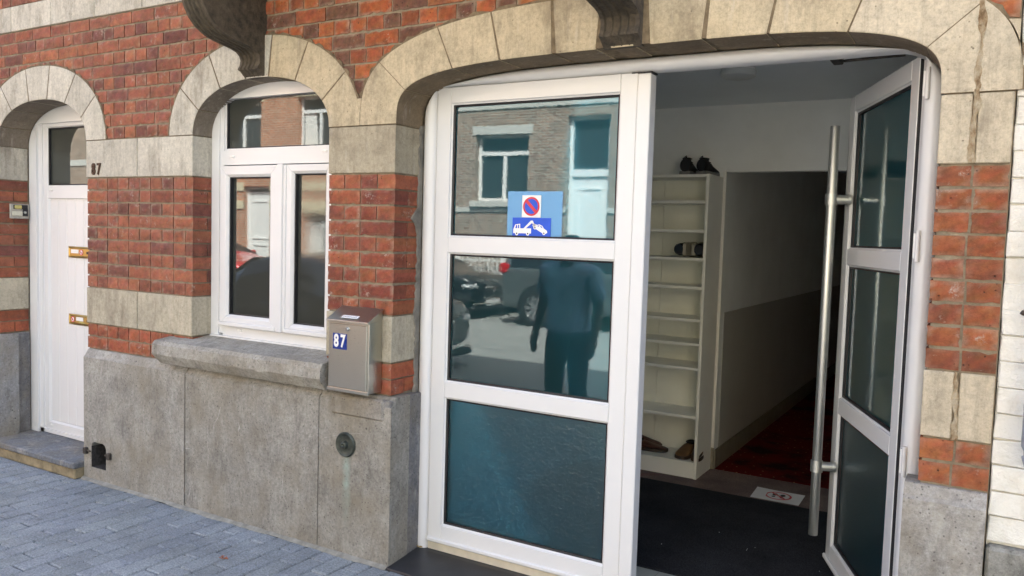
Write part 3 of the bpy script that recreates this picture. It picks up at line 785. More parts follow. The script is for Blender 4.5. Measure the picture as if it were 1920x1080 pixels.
m = MB(); m.rbox(-5.95, -4.812, -.105, .31, .065, .106, c=.008, t=(.16, .17, .185)); m.build('doorstep', BLUE, HOUSE)
m = MB(); m.rbox(-5.95, -4.814, -.095, .3, 0.002, .066, c=.006); m.build('step_bed', plain('yellow_mortar', (.30, .24, .14), .95, var=.5, scale=14, bump=.8, bscale=60), HOUSE)
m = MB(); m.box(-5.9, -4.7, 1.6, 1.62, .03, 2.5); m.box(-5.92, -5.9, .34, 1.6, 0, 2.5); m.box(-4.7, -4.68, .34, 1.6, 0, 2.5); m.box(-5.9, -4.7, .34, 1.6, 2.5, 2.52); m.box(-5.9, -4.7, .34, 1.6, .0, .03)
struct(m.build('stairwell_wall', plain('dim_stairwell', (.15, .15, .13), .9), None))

# house number numerals, fixed to the band
NUM = tag(empty('house_number', (-4.718, -.006, 1.915)), 'small rusty metal numerals 87 on the pale stone beside the narrow white door', 'house number')
for ch_, dx in (('8', -.026), ('7', .028)):
    vs, fs = text_polys(ch_, .095, .0022); m = MB(); m.M = Matrix.Translation((-4.718 + dx, 0, 1.915)) @ Matrix.Diagonal((.75, 1, 1, 1))
    n_ = len(vs); m.add([(a, -.012, b) for a, b, c in vs] + [(a, -.004, b) for a, b, c in vs], [list(f) for f in fs] + [[i + n_ for i in f] for f in fs])
    ed = {}
    for f in fs:
        for i in range(len(f)):
            k = tuple(sorted((f[i], f[(i + 1) % len(f)]))); ed[k] = ed.get(k, 0) + 1
    m.add([(a, -.012, b) for a, b, c in vs] + [(a, -.004, b) for a, b, c in vs], [(a, b, b + n_, a + n_) for (a, b), c in ed.items() if c == 1])
    m.build('digit', plain('rusted_numeral', (.10, .055, .03), .7, .3, var=.6, scale=60), NUM)

# doorbell panel on the reveal of the narrow door
BELL = tag(empty('doorbell_panel', (-5.83, .135, 1.655)), 'small grey doorbell panel with two name labels on the brick reveal of the narrow door', 'doorbell')
m = MB(); m.rbox(-5.832, -5.816, .068, .198, 1.604, 1.706, c=.003); m.build('plate', plain('grey_zinc', (.42, .40, .35), .5, .3, var=.3, scale=40), BELL)
m = MB(); m.rbox(-5.818, -5.8135, .088, .185, 1.670, 1.699, c=.002); m.rbox(-5.818, -5.8135, .150, .187, 1.622, 1.672, c=.002); m.build('socket', BLACK, BELL)
m = MB(); m.rbox(-5.816, -5.809, .095, .143, 1.672, 1.697, c=.004); m.build('label_strip', YEL, BELL)
m = MB(); m.rbox(-5.818, -5.809, .079, .148, 1.623, 1.655, c=.004); m.build('label_strip', plain('ivory_label', (.62, .60, .48), .4, var=.15, scale=60), BELL)
m = MB(); m.lathe([(.008, 0), (.008, .012), (.001, .014)], (-5.816, .163, 1.648), axis='x', n=14); m.build('button', ALU, BELL)

# ------------------------------------------------------------------ mailbox
MBX = tag(empty('mailbox', (-2.59, -.05, .835)), 'brushed steel mailbox with a sloping lid and blue 87 plate on the brick pier', 'mailbox')
x0, x1, yf, z0, z1 = -2.722, -2.470, -.105, .832, 1.168
m = MB(); m.box(x0, x1, yf + .006, -.005, z0, z1)
m.prism([(yf + .006, z1), (-.005, z1), (-.005, 1.222)], x0, x1, axis='x')
m.build('body', STEEL, MBX, bevel=.002)
m = MB(); m.rbox(x0 + .012, x1 - .012, yf, yf + .0065, z0 + .014, z1 - .016, c=.002); m.build('flap', STEEL, MBX)
m = MB(); s_ = math.atan2(1.222 - z1, .10 - .006)
m.prism([(yf - .010, z1 - .006), (yf - .010, z1 + .002), (-.004, 1.2285), (-.004, 1.2225), (yf + .006, z1 + .0005), (yf + .0, z1 - .006)], x0 - .004, x1 + .004, axis='x'); m.build('lid', STEEL, MBX, bevel=.0012)
m = MB(); m.box(x0 - .002, x1 + .002, yf - .002, yf + .012, z0 - .004, z0 + .010); m.build('base_lip', STEEL, MBX, bevel=.001)
m = MB(); m.lathe([(.010, 0), (.010, -.006), (.007, -.010), (.001, -.010)], (-2.598, yf, 1.130), n=18); m.box(-2.600, -2.596, yf - .0112, yf - .0098, 1.124, 1.136, m=1); m.build('lock', [ALU, BLACK], MBX, smooth=40)
m = MB(); m.rbox(-2.688, -2.601, yf - .003, yf + .001, 1.030, 1.106, c=.001)
for ch_, dx in (('8', -.0205), ('7', .0205)):
    vs, fs = text_polys(ch_, .082, .0032); m.add([(a * .72 + -2.6445 + dx, yf - .0036, b * 1.0 + 1.068) for a, b, c in vs], [list(f) for f in fs], m=1)
m.build('number_plate', [PBLUE, WHITE], MBX)
m = MB()
def lidpt(u, v, h): return (u, yf - .005 + v * math.cos(s_) - h * math.sin(s_) , z1 + .0065 + v * math.sin(s_) + h * math.cos(s_))
A_ = [(-2.645, .012), (-2.545, .012), (-2.545, .034), (-2.645, .034)]
m.add([lidpt(u, v, 0) for u, v in A_] + [lidpt(u, v, .0015) for u, v in A_], [(0, 1, 2, 3), (4, 7, 6, 5), (0, 4, 5, 1), (1, 5, 6, 2), (2, 6, 7, 3), (3, 7, 4, 0)])
for k in range(9):
    a = -2.637 + k * .0095; m.add([lidpt(a, .018, .0019), lidpt(a + .006, .018, .0019), lidpt(a + .006, .026, .0019), lidpt(a, .026, .0019)], [(0, 1, 2, 3)], m=1)
m.build('name_sticker', [PAPER, plain('grey_print', (.35, .36, .38), .6)], MBX)

# ------------------------------------------------------------------ wide doorway: frame, closed leaf, open leaf
GF = empty('garage_door', (-1.29, .23, .03), HOUSE)
m = MB(); rings = []
n_ = 80
outs = [(GARA.cx - GARA.ai, .012)] + [GARA.pt(math.pi - math.pi * k / n_) for k in range(n_ + 1)] + [(GARA.cx + GARA.ai, .012)]
for x, z in outs:
    x2 = max(-2.336, min(-.243, x)); z2 = min(z, 2.287)
    u = min(1, math.hypot(x - x2, z - z2) / .02)
    def L_(k): return (x + (x2 - x) * k, z + (z2 - z) * k)
    rings.append([(L_(k)[0], y, L_(k)[1]) for k, y in ((0, .27), (0, .215), (.15, .200), (.4, .190), (.6, .190), (.85, .200), (1, .215), (1, .27))])
m.loft(rings)
m.build('fixed_frame', PVC, GF, smooth=50)
ZR = [(1.578, 2.208), (.877, 1.503), (.165, .801)]      # panes between the rails, from the top
def leaf(parent, x0, x1, sw0, sw1, M=None, ztop=2.283, zbot=.078):
    """leaf in the x-z plane, street face at y=0"""
    T = M or Matrix.Identity(4)
    m = MB(); m.M = T
    m.rbox(x0, x0 + sw0, 0, .068, zbot, ztop, c=.003); m.rbox(x1 - sw1, x1, 0, .068, zbot, ztop, c=.003)
    for a, b in ((2.208, ztop), (1.503, 1.578), (.801, .877), (zbot, .165)): m.rbox(x0 + sw0 + .0006, x1 - sw1 - .0006, .0, .068, a, b, c=.003)
    for a, b in ZR:
        m.ring(x0 + sw0, x1 - sw1, a, b, [(-.002, .06), (-.002, .006), (.007, .012), (.007, .06)])
    m.rbox(x0, x1, -.014, .0005, zbot - .002, zbot + .022, c=.006)
    fr = m.build('frame', PVC, parent)
    for a, b in ZR:
        p = MB(); p.M = T; p.box(x0 + sw0 + .002, x1 - sw1 - .002, .026, .033, a + .002, b - .002); p.build('pane', DGLASS_L if a < .5 else DGLASS_M if a < 1.2 else DGLASS, parent)
        p = MB(); p.M = T; p.ring(x0 + sw0 + .0065, x1 - sw1 - .0065, a + .0065, b - .0065, [(0, .033), (0, .0125), (.009, .016), (.009, .026)]); p.build('gasket', RUBBER, parent)
LL = empty('closed_leaf', (-1.8, .2, .08), HOUSE)
leaf(LL, -2.331, -1.312, .079, .075, Matrix.Translation((0, .203, 0)))
m = MB(); m.rbox(-1.310, -1.252, .196, .262, .06, 2.277, c=.004); m.box(-1.325, -1.26, .262, .272, .06, 2.277); m.build('astragal', PVC, LL)
m = MB(); m.box(-2.33, -1.25, .208, .262, .034, .0735); m.build('bottom_strip', plain('cream_strip', (.66, .60, .48), .5), LL)
m = MB(); m.box(-1.34, -1.25, .203, .27, 2.279, 2.2845); m.build('seal', RUBBER, LL)
HX, HY = -.245, .235
RL = empty('open_leaf', (HX, HY, .08), HOUSE)
ang = math.atan2(.923, -.386)           # direction of the leaf from its hinge
T = Matrix.Translation((HX, HY, 0)) @ Matrix.Rotation(ang - math.pi, 4, 'Z')     # local -x runs along the leaf
leaf(RL, -.972, -.058, .084, .082, T)
m = MB(); m.M = T
m.rbox(-.056, -.012, .012, .062, .08, 2.27, c=.004); m.build('hinge_stile', PVC, RL)
m = MB(); m.M = T
m.box(-.0575, -.0558, .002, .06, .09, 2.27); m.build('seal', RUBBER, RL)
for zc in (2.165, 1.60, .83): 
    m = MB(); m.tube([(-.232, .188, zc - .055), (-.232, .188, zc + .055)], .008, 10); m.rbox(-.247, -.226, .192, .204, zc - .045, zc + .045, c=.002)
    m.build('hinge', PVC, RL, smooth=40)
BX = -.884
for sy in (-1, 1):
    m = MB(); m.M = T
    yb = -.083 if sy < 0 else .068 + .083
    m.lathe([(.001, 0), (.0205, .0005), (.0215, .002), (.0215, 1.925), (.0205, 1.9275), (.001, 1.928)], (BX, yb, .213), axis='z', n=28)
    for zc in (1.804, .546):
        m.lathe([(.0216, -.027), (.0275, -.0265), (.0275, .0265), (.0216, .027)], (BX, yb, zc), axis='z', n=24, cap=False)
        y1 = -.0005 if sy < 0 else .0685
        m.lathe([(.0215, 0), (.0215, abs(yb - y1) - .018)], (BX, min(yb, y1) + (.018 if sy < 0 else 0), zc), axis='y', n=20)
        m.lathe([(.026, 0), (.026, .012)], (BX, y1 - (.012 if sy < 0 else 0), zc), axis='y', n=20)
    m.build('bar_handle', ALU, RL, smooth=40)
m = MB(); m.M = T; m.rbox(-.978, -.971, .015, .05, 1.02, 1.14, c=.003); m.rbox(-.983, -.977, .027, .040, 1.07, 1.085, c=.002); m.build('latch', ALU, RL)
m = MB(); m.rbox(-.625, -.585, .53, .66, 2.345, 2.375, c=.004); m.tube([(-.60, .66, 2.36), (-.35, .63, 2.36)], .006, 8); m.build('closer_arm', IRON, RL)

# dark threshold stone in the doorway
m = MB(); m.prism([(-.055, .003), (-.052, .010), (.18, .032), (.36, .032), (.36, .003)], -2.409, -.18, axis='x'); m.build('threshold', SLATE, HOUSE)

# ------------------------------------------------------------------ stickers on the closed leaf
def disc(cx, cz, r, y, n=40): return [(cx + r * math.cos(6.28318 * k / n), y, cz + r * math.sin(6.28318 * k / n)) for k in range(n)]
YS = .229          # glass face
t = NT('blue_film'); tr = t.n('BsdfTransparent'); mx = t.n('MixShader'); mx.inputs[0].default_value = .60
t.t.links.new(tr.outputs[0], mx.inputs[1]); t.t.links.new(t.bsdf((.22, .52, .86), .35), mx.inputs[2]); FILM = t.done(mx.outputs[0])
m = MB(); m.box(-1.938, -1.655, YS - .0012, YS - .0002, 1.5905, 1.795)
tag(m.build('film_sheet', FILM), 'pale blue see-through plastic square stuck behind the two parking signs on the glass', 'film')
NP = tag(empty('parking_sign', (-1.81, YS - .002, 1.727)), 'small white sign with red ringed blue disc crossed by a red bar, on the glass', 'sign')
m = MB(); cx, cz = -1.811, 1.727; m.rbox(cx - .049, cx + .049, YS - .005, YS - .002, cz - .050, cz + .050, c=.0012); m.build('plate', WHITE, NP)
m = MB(); m.add(disc(cx, cz, .043, YS - .0056), [list(range(40))]); m.build('ring', SRED, NP)
m = MB(); m.add(disc(cx, cz, .034, YS - .0061), [list(range(40))]); m.build('disc', SBLUE, NP)
m = MB(); a = .0052; r_ = .036 * .7071; m.quad((cx - r_ - a, YS - .0066, cz + r_ - a), (cx - r_ + a, YS - .0066, cz + r_ + a), (cx + r_ + a, YS - .0066, cz - r_ + a), (cx + r_ - a, YS - .0066, cz - r_ - a)); m.build('bar', SRED, NP)
TS = tag(empty('tow_sign', (-1.81, YS - .002, 1.633)), 'blue rectangular sign showing a white tow truck lifting a car, on the glass', 'sign')
m = MB(); x0, x1, z0, z1 = -1.908, -1.709, 1.583, 1.682; m.rbox(x0, x1, YS - .005, YS - .002, z0 + .0005, z1 - .006, c=.001); m.build('plate', SBLUE, TS)
W_, H_ = x1 - x0, z1 - z0
def P(u, v): return (x0 + u * W_, YS - .0056, z0 + v * H_)
m = MB()
truck = [(.03, .27), (.03, .40), (.08, .62), (.21, .66), (.215, .45), (.50, .45), (.50, .22), (.03, .22)]
m.add([P(*q) for q in truck], [list(range(len(truck)))])
boom = [(.30, .45), (.36, .45), (.52, .70), (.60, .48), (.625, .49), (.54, .81), (.49, .81)]
m.add([P(*q) for q in boom], [list(range(len(boom)))])
car = [(.535, .62), (.63, .53), (.67, .52), (.87, .25), (.91, .19), (.925, .30), (.90, .38), (.83, .48), (.80, .60), (.73, .66), (.68, .62), (.57, .68)]
car = [(.53, .60), (.56, .68), (.66, .62), (.71, .65), (.79, .58), (.83, .46), (.91, .36), (.92, .27), (.87, .22), (.80, .24), (.56, .50)]
m.add([P(*q) for q in car], [list(range(len(car)))])
for u, v in ((.125, .21), (.415, .21)): m.add([(a_, YS - .0058, b_) for a_, _, b_ in disc(P(u, v)[0], P(u, v)[2], .0088, 0, 20)], [list(range(20))])
for u, v in ((.60, .49), (.835, .245)): m.add([(a_, YS - .0058, b_) for a_, _, b_ in disc(P(u, v)[0], P(u, v)[2], .0075, 0, 20)], [list(range(20))])
for u, v in ((.125, .21), (.415, .21), (.60, .49), (.835, .245)): m.add([(a_, YS - .0063, b_) for a_, _, b_ in disc(P(u, v)[0], P(u, v)[2], .0036, 0, 14)], [list(range(14))], m=1)
for poly in ([(.085, .45), (.105, .59), (.135, .60), (.135, .45)], [(.155, .45), (.155, .605), (.185, .61), (.188, .45)], [(.665, .57), (.70, .60), (.725, .585), (.69, .54)], [(.74, .575), (.775, .55), (.80, .46), (.745, .52)]):
    m.add([(P(*q)[0], YS - .0062, P(*q)[2]) for q in poly], [list(range(4))], m=2)
m.build('pictogram', [WHITE, BLACK, SBLUE], TS)

# ------------------------------------------------------------------ entrance hall behind the doors
FZ = .03; YB = 2.452; XLW, XRW = -2.47, -.10
m = MB(); m.box(XLW - .1, XRW + .1, .36, YB, -.05, FZ); m.box(-2.3, -.3, YB, 11, -.05, FZ)
struct(m.build('room_floor', TILE))
m = MB(); x = XLW
while x < XRW:
    m.box(x, x + .002, .36, 1.0, FZ, FZ + .0008); x += .30
m.box(XLW, XRW, .655, .657, FZ, FZ + .0008)
struct(m.build('floor_grout', GREYMORT))
DX0, DX1, DZ = -1.572, -.70, 2.058
m = MB()
m.box(XLW, DX0, YB, YB + .1, FZ, 2.5); m.box(DX1, XRW, YB, YB + .1, FZ, 2.5); m.box(DX0, DX1, YB, YB + .1, DZ, 2.5)
m.box(XLW - .1, XLW, .34, YB + .1, FZ, 2.5); m.box(XRW, XRW + .1, .34, YB + .1, FZ, 2.5)
struct(m.build('room_wall', ROOMW))
m = MB(); m.box(XLW, XRW, .335, YB, 2.5, 2.56); struct(m.build('room_ceiling', CEIL))
m = MB(); m.rbox(DX0 - .02, DX0 + .003, YB - .004, YB + .003, FZ + .15, DZ + .01, c=.002); struct(m.build('corner_trim', WHITE))
m = MB(); m.rbox(DX0 - .03, DX0 + .004, YB - .012, YB + .003, FZ, FZ + .15, c=.002); struct(m.build('room_skirting', SKIRT))
m = MB(); m.box(DX0 - .1, DX0, YB + .1, 10, 1.105, 2.42); m.box(DX1 + .14, DX1 + .24, YB + .1, 10, FZ, 2.42); m.box(DX0 - .1, DX1 + .24, 10, 10.1, FZ, 2.42); m.box(DX0 - .1, DX1 + .24, YB + .1, 10, 2.42, 2.5)
struct(m.build('hallway_wall', ROOMW))
m = MB(); m.box(DX0 - .1, DX0 + .003, YB + .1, 10, FZ, 1.105); struct(m.build('hallway_dado', DADO))
m = MB(); y = YB + .01
while y < 9.9: m.rbox(DX0, DX0 + .012, y + .001, y + .299, FZ, FZ + .135, c=.002); y += .3
struct(m.build('hallway_skirting', SKIRT))
m = MB(); m.box(-2.395, -.62, 1.93, 2.447, FZ, FZ + .006)
tag(m.build('beige_carpet', [BEIGE]), 'mottled beige brown carpet strip on the floor in front of the white shelf', 'carpet')
m = MB()
for k in range(3): m.prism([(-1.99 + k * .03, 1.98), (-1.982 + k * .03, 1.98), (-1.852 + k * .03, 2.11), (-1.86 + k * .03, 2.11)], FZ + .006, FZ + .0066, axis='z')
m.build('stripe', STRIPE, bpy.data.objects['beige_carpet'])
m = MB(); m.box(DX0 + .014, DX1 + .12, YB + .0, 9.9, FZ, FZ + .008)
tag(m.build('red_carpet', REDC), 'dark red carpet with small pale dots running down the hallway', 'carpet')
m = MB(); m.rbox(-2.40, -.42, .60, 1.955, FZ, FZ + .010, c=.004)
for k in range(7):
    a, b = rnd.uniform(-1.4, -.6), rnd.uniform(.7, 1.5); q = rnd.uniform(.0015, .003); m.box(a, a + q, b, b + q, FZ + .0102, FZ + .0125, m=1)
tag(m.build('doormat', [MATM, PAPER]), 'large black doormat with pale specks on the floor just inside the open door', 'doormat')
# no-shoes paper on the floor
PS = tag(empty('paper_notice', (-1.055, 2.075, FZ + .012)), 'white paper sheet with a red no-shoes symbol lying on the carpet edge', 'paper')
m = MB(); zt = FZ + .0125
m.add([(-1.203, 2.187, zt + .004), (-1.10, 2.189, zt), (-.912, 2.191, zt), (-.908, 1.963, zt), (-1.08, 1.962, zt), (-1.193, 1.963, zt)], [(0, 1, 4, 5), (1, 2, 3, 4)]); m.build('sheet', PAPER, PS)
m = MB(); c_ = (-1.05, 2.08); nn = 40
m.loft([[(c_[0] + r_ * math.cos(6.28318 * k / nn), c_[1] + r_ * math.sin(6.28318 * k / nn), zt + .0012) for k in range(nn)] for r_ in (.066, .079)], cap=False)
m.quad((c_[0] - .052, c_[1] + .042, zt + .0022), (c_[0] - .042, c_[1] + .052, zt + .0022), (c_[0] + .052, c_[1] - .042, zt + .0022), (c_[0] + .042, c_[1] - .052, zt + .0022)); m.build('symbol_ring', SRED, PS)
m = MB()
for sx in (-1, 1):
    for dx, dy, rx, ry in ((0, .018, .015, .024), (0, -.026, .011, .013)):
        m.add([(c_[0] + sx * .024 + dx + rx * math.cos(6.28318 * k / 16), c_[1] + dy + ry * math.sin(6.28318 * k / 16), zt + .0015) for k in range(16)], [list(range(16))])
m.build('shoe_print', BLACK, PS)

# --- tall white shelf against the back wall
BK = tag(empty('bookshelf', (-1.99, 2.28, FZ)), 'tall narrow white shelf unit with many boards against the back wall of the entrance', 'shelf')
sx0, sx1, sy0, sy1 = -2.395, -1.585, 2.125, 2.435
for a in (sx0, sx1 - .02): m = MB(); m.rbox(a, a + .02, sy0, sy1, FZ, 2.02, c=.0012); m.build('side_panel', SHELFW, BK)
m = MB(); m.box(sx0 + .02, (sx0 + sx1) / 2 - .001, sy1 - .012, sy1 - .006, FZ, 2.01); m.box((sx0 + sx1) / 2 + .001, sx1 - .02, sy1 - .012, sy1 - .006, FZ, 2.01); m.build('back_panel', plain('shelf_backing', (.85, .86, .79), .5, var=.05, scale=6), BK)
BOARDS = [2.0, 1.832, 1.643, 1.462, 1.277, 1.065, .908, .748, .430, .125]
for i, zb in enumerate(BOARDS):
    m = MB(); m.rbox(sx0 + .0205, sx1 - .0205, sy0 + (.002 if i else .0), sy1 - .014, zb, zb + .019, c=.0012); m.build('shelf_board', SHELFW, BK)
m = MB(); m.box(sx0 + .0205, sx1 - .0205, sy0 + .008, sy0 + .022, FZ + .001, .124); m.build('kick_board', SHELFW, BK)

# --- shoes
def shoe(name, label, loc, rz, L=.27, W_=.095, H=.10, mats=None, low=False, stripes=False, group=None, tilt=0, lace=False):
    root = tag(empty(name, loc, None, rz), label, 'shoe', group)
    if tilt: root.rotation_euler = (tilt, 0, rz)
    rows = [(0, .62, .95), (.06, .80, 1.0), (.16, .84, 1.02), (.30, .80, .92), (.42, .84, .80), (.55, .95, .62), (.68, 1.0, .50), (.80, .98, .42), (.90, .84, .36), (.96, .60, .30), (1.0, .25, .22)]
    m = MB(); rings = []; n_ = 16
    for u, wf, hf in rows:
        if low: hf = min(hf, .75)
        hw, h = W_ / 2 * wf, H * hf; ring = []
        for k in range(n_):
            a = 2 * math.pi * k / n_; c, s_ = math.cos(a), math.sin(a)
            zz = .018 + (h - .018) * (.5 + .5 * s_); ww = hw * (abs(c) ** .7) * math.copysign(1, c) * (1 if s_ < .2 else 1 - .25 * (s_ - .2))
            ring.append((ww, u * L, zz))
        rings.append(ring)
    m.loft(rings, m=0)
    if stripes:
        for s_ in (-1, 1):
            for k in range(2):
                y = L * (.40 + .22 * k); m.loft([[(s_ * (W_ * .47), y, .022), (s_ * (W_ * .47), y + .028, .022)], [(s_ * (W_ * .49), y, .045), (s_ * (W_ * .49), y + .028, .045)], [(s_ * (W_ * .40), y - .01, .066), (s_ * W_ * .40, y + .018, .062)], [(0, y - .02, .078), (0, y + .008, .070)]], cap=False, closed=False, m=1)
    m.build('upper', mats[:2], root, smooth=60, local=True)
    m = MB(); out = []
    for u, wf, hf in rows: out.append((W_ / 2 * wf * 1.06, u * L * 1.01))
    out = [(x, y) for x, y in out] + [(-x, y) for x, y in reversed(out)]
    m.prism(out, 0, .022, axis='z'); m.build('sole', mats[2], root, smooth=30, bevel=.003, local=True)
    m = MB(); op = [(W_ * .30 * math.cos(2 * math.pi * k / 18), L * .21 + L * .17 * math.sin(2 * math.pi * k / 18)) for k in range(18)]
    hz = H * (.97 if not low else .755)
    m.loft([[(x, y, hz) for x, y in op], [(x * 1.12, y * 1.0, hz + .004) for x, y in op], [(x * .9, y, hz + .008) for x, y in op], [(x * .8, y, hz * .5) for x, y in op]], cap=True); m.build('opening', mats[3], root, smooth=40, local=True)
    if lace:
        m = MB()
        for k in range(4): y = L * (.42 + .06 * k); zz = H * (.84 - .085 * k); m.tube([(-.024, y, zz - .004), (0, y + .004, zz + .006), (.024, y, zz - .004)], .003, 6)
        m.tube([(-.004, L * .05, H * .96), (-.002, -.004, H * 1.06), (.004, L * .03, H * 1.13), (.004, L * .07, H * .98)], .004, 6)
        m.build('lace', mats[1], root, local=True)
    return root
BK_LEATHER = plain('black_suede', (.012, .012, .014), .75, var=.3); DKNAVY = plain('navy_mesh', (.014, .016, .024), .6, var=.3)
CREAM = plain('cream_trim', (.42, .40, .33), .6); GREYSOLE = plain('grey_sole', (.20, .20, .195), .6); INNER = plain('dark_lining', (.01, .01, .01), .9)
BROWN = plain('brown_leather', (.085, .028, .016), .42, var=.3); TAN = plain('tan_leather', (.16, .085, .035), .5, var=.3); BSOLE = plain('brown_sole', (.04, .022, .014), .6)
ztop = 2.0195
shoe('sneaker', 'black suede sneaker with grey sole on top of the shelf, left one of the pair', (-1.755, 2.14, ztop), R(5), mats=[BK_LEATHER, BK_LEATHER, GREYSOLE, INNER], H=.105, L=.26, lace=True, group='sneakers on top of the shelf')
shoe('sneaker', 'black suede sneaker with grey sole on top of the shelf, right one of the pair', (-1.648, 2.14, ztop), R(-3), mats=[BK_LEATHER, BK_LEATHER, GREYSOLE, INNER], H=.102, L=.26, lace=True, group='sneakers on top of the shelf')
zs = 1.4815
for lab, xx, q in (('navy sneaker lying on its side on the upper shelf, the left shoe of the pair', -1.727, -1), ('navy sneaker lying on its side on the upper shelf, tucked against the side panel', -1.690, 1)):
    o = shoe('sneaker', lab, (xx, 2.145, zs + .052), 0, mats=[DKNAVY, CREAM, CREAM, INNER], H=.078, W_=.096, L=.265, stripes=True, group='striped sneakers on the shelf'); o.rotation_euler = (0, q * R(90), 0)
zb = .145
shoe('loafer', 'brown leather loafer on the lowest board, half hidden by the closed door leaf', (-2.105, 2.235, zb), R(-80), mats=[BROWN, BROWN, BSOLE, INNER], H=.085, L=.27, low=True, group='brown loafers on the lowest board')
shoe('loafer', 'brown leather loafer lying sideways on the lowest board, toe towards the right', (-2.165, 2.345, zb), R(-84), mats=[BROWN, BROWN, BSOLE, INNER], H=.095, L=.25, low=True, group='brown loafers on the lowest board')
shoe('slipper', 'tan brown slipper standing on the lowest board, its toe to the front', (-1.70, 2.41, zb), R(178), mats=[TAN, TAN, BSOLE, INNER], H=.10, L=.26, W_=.10, low=True, group='slippers on the lowest board')
shoe('slipper', 'dark brown slipper leaning against the side panel on the lowest board', (-1.634, 2.41, zb), R(186), mats=[plain('dark_brown', (.05, .026, .014), .5), TAN, BSOLE, INNER], H=.125, L=.26, W_=.07, low=True, group='slippers on the lowest board')

# --- ceiling light
CL = tag(empty('ceiling_light', (-1.205, 1.31, 2.5)), 'round white ceiling light, switched off, in the dim entrance', 'ceiling light')
m = MB(); m.lathe([(.085, 0), (.085, -.012), (.001, -.012)], (-1.205, 1.31, 2.4995), axis='z', n=36); m.build('base', WHITE, CL)
m = MB(); m.lathe([(.088, -.012), (.092, -.02), (.090, -.042), (.075, -.05), (.001, -.052)], (-1.205, 1.31, 2.4995), axis='z', n=36); m.build('diffuser', plain('opal_cover', (.62, .64, .63), .4, var=.03), CL, smooth=50)

# ------------------------------------------------------------------ white painted neighbour at the right edge
NB = tag(empty('white_brick_house', (2, .1, 0)), 'house of white painted brick at the right edge beside the red brick pier', 'house')
m = MB(); m.box(.0345, 6.5, .02, .34, 0, 9.6); m.box(6.4, 6.5, .34, 9.4, 0, 9.6); m.box(.04, 6.5, 9.3, 9.4, 0, 9.6); m.box(.04, 6.5, .34, 9.3, 9.45, 9.6)
m.build('wall', WPAINT, NB)
m = MB(); z = .66; k = 0
while z < 3.4:
    x = .034 - (.11 if k % 2 else 0); h = .083
    while x < 1.4:
        a, b = max(x, .034), x + .215
        if b - a > .05: m.rbox(a + .001, b - .001, .006 + rnd.uniform(-.004, .004), .03, z + .0015, z + h - .0015, c=.003, j=.003)
        x += .215
    z += h; k += 1
m.build('brickwork', WPAINT, NB, smooth=25)
m = MB(); m.rbox(.034, 6.5, -.03, .03, .002, .65, c=.01, t=(.24, .235, .21)); m.build('plinth', BLUE, NB)
GP = plain('grey_plastic_pipe', (.33, .36, .42), .45, var=.08)
m = MB(); m.tube([(.158, -.085, 9.4), (.158, -.085, 1.13)], .04, 18); m.tube([(.158, -.085, 1.14), (.158, -.085, 1.0), (.158, -.09, .97), (.162, -.11, .945)], [.052, .052, .05, .044], 18); m.build('downpipe', GP, NB, smooth=50)
m = MB(); m.rbox(.112, .19, -.026, -.014, 1.575, 1.645, c=.002, m=0); m.lathe([(.01, 0), (.01, -.01), (.001, -.012)], (.128, -.026, 1.61), n=10, m=1)
tag(m.build('metal_plate', [plain('zinc_plate', (.28, .29, .30), .4, .6), ALU]), 'small grey metal plate with a bolt on the white painted brick wall', 'plate')
m = MB(); m.tube([(.085, -.005, 1.40), (.088, -.05, 1.405)], .004, 6); m.tube([(.088, -.05, 1.405), (.094, -.055, 1.405)], .009, 8)
tag(m.build('wall_nail', IRON), 'bent iron nail sticking out of the white painted brick wall', 'nail')

# ------------------------------------------------------------------ pavement, street
m = MB(); m.box(-60, 60, -3.4, .35, -.12, -.010); struct(m.build('pavement', plain('jointing_sand', (.085, .09, .095), .95, var=.3, scale=60)))
m = MB(); x = -9.5; i = 0
while x < 3.4:
    y = -.045 - (0 if i % 2 else .105) - .21 * 15
    while y < -.05:
        y1 = min(y + .21, -.048)
        if y1 - y > .04:
            k = rnd.uniform(.93, 1.07); b = rnd.uniform(.97, 1.03)
            m.rbox(x + .0032, x + .1018, y + .003, y1 - .003, -.05, rnd.uniform(-.002, .002), c=.006, j=.0014, t=(.26 * k, .286 * k, .305 * k * b))
            if rnd.random() < .4: m.box(x + .02, x + rnd.uniform(.06, .097), y - .0017, y + .0017, -.02, -.0008, t=(.36, .385, .39))
        y += .21
    x += .105; i += 1
struct(m.build('pavement_blocks', PAVE))
m = MB()
x = -30
while x < 30: m.rbox(x + .003, x + .997, -3.55, -3.4, -.3, 0.0, c=.012); m.rbox(x + .003, x + .997, -11.75, -11.6, -.3, 0.0, c=.012); x += 1
struct(m.build('kerb', KERBM))
m = MB(); m.quad((-60, -11.6, -.12), (60, -11.6, -.12), (60, -3.55, -.12), (-60, -3.55, -.12)); struct(m.build('road', ASPH))
m = MB(); m.box(-60, 60, -13.25, -11.75, -.12, -.005)
struct(m.build('opposite_pavement', mat_brickwork('grey_slabs', (.26, .26, .25), (.22, .22, .215), (.13, .13, .12), .3, .3, .008)))
m = MB(); m.quad((-300, -300, -.16), (300, -300, -.16), (300, 300, -.16), (-300, 300, -.16)); struct(m.build('ground', plain('earth', (.12, .11, .09), .95)))

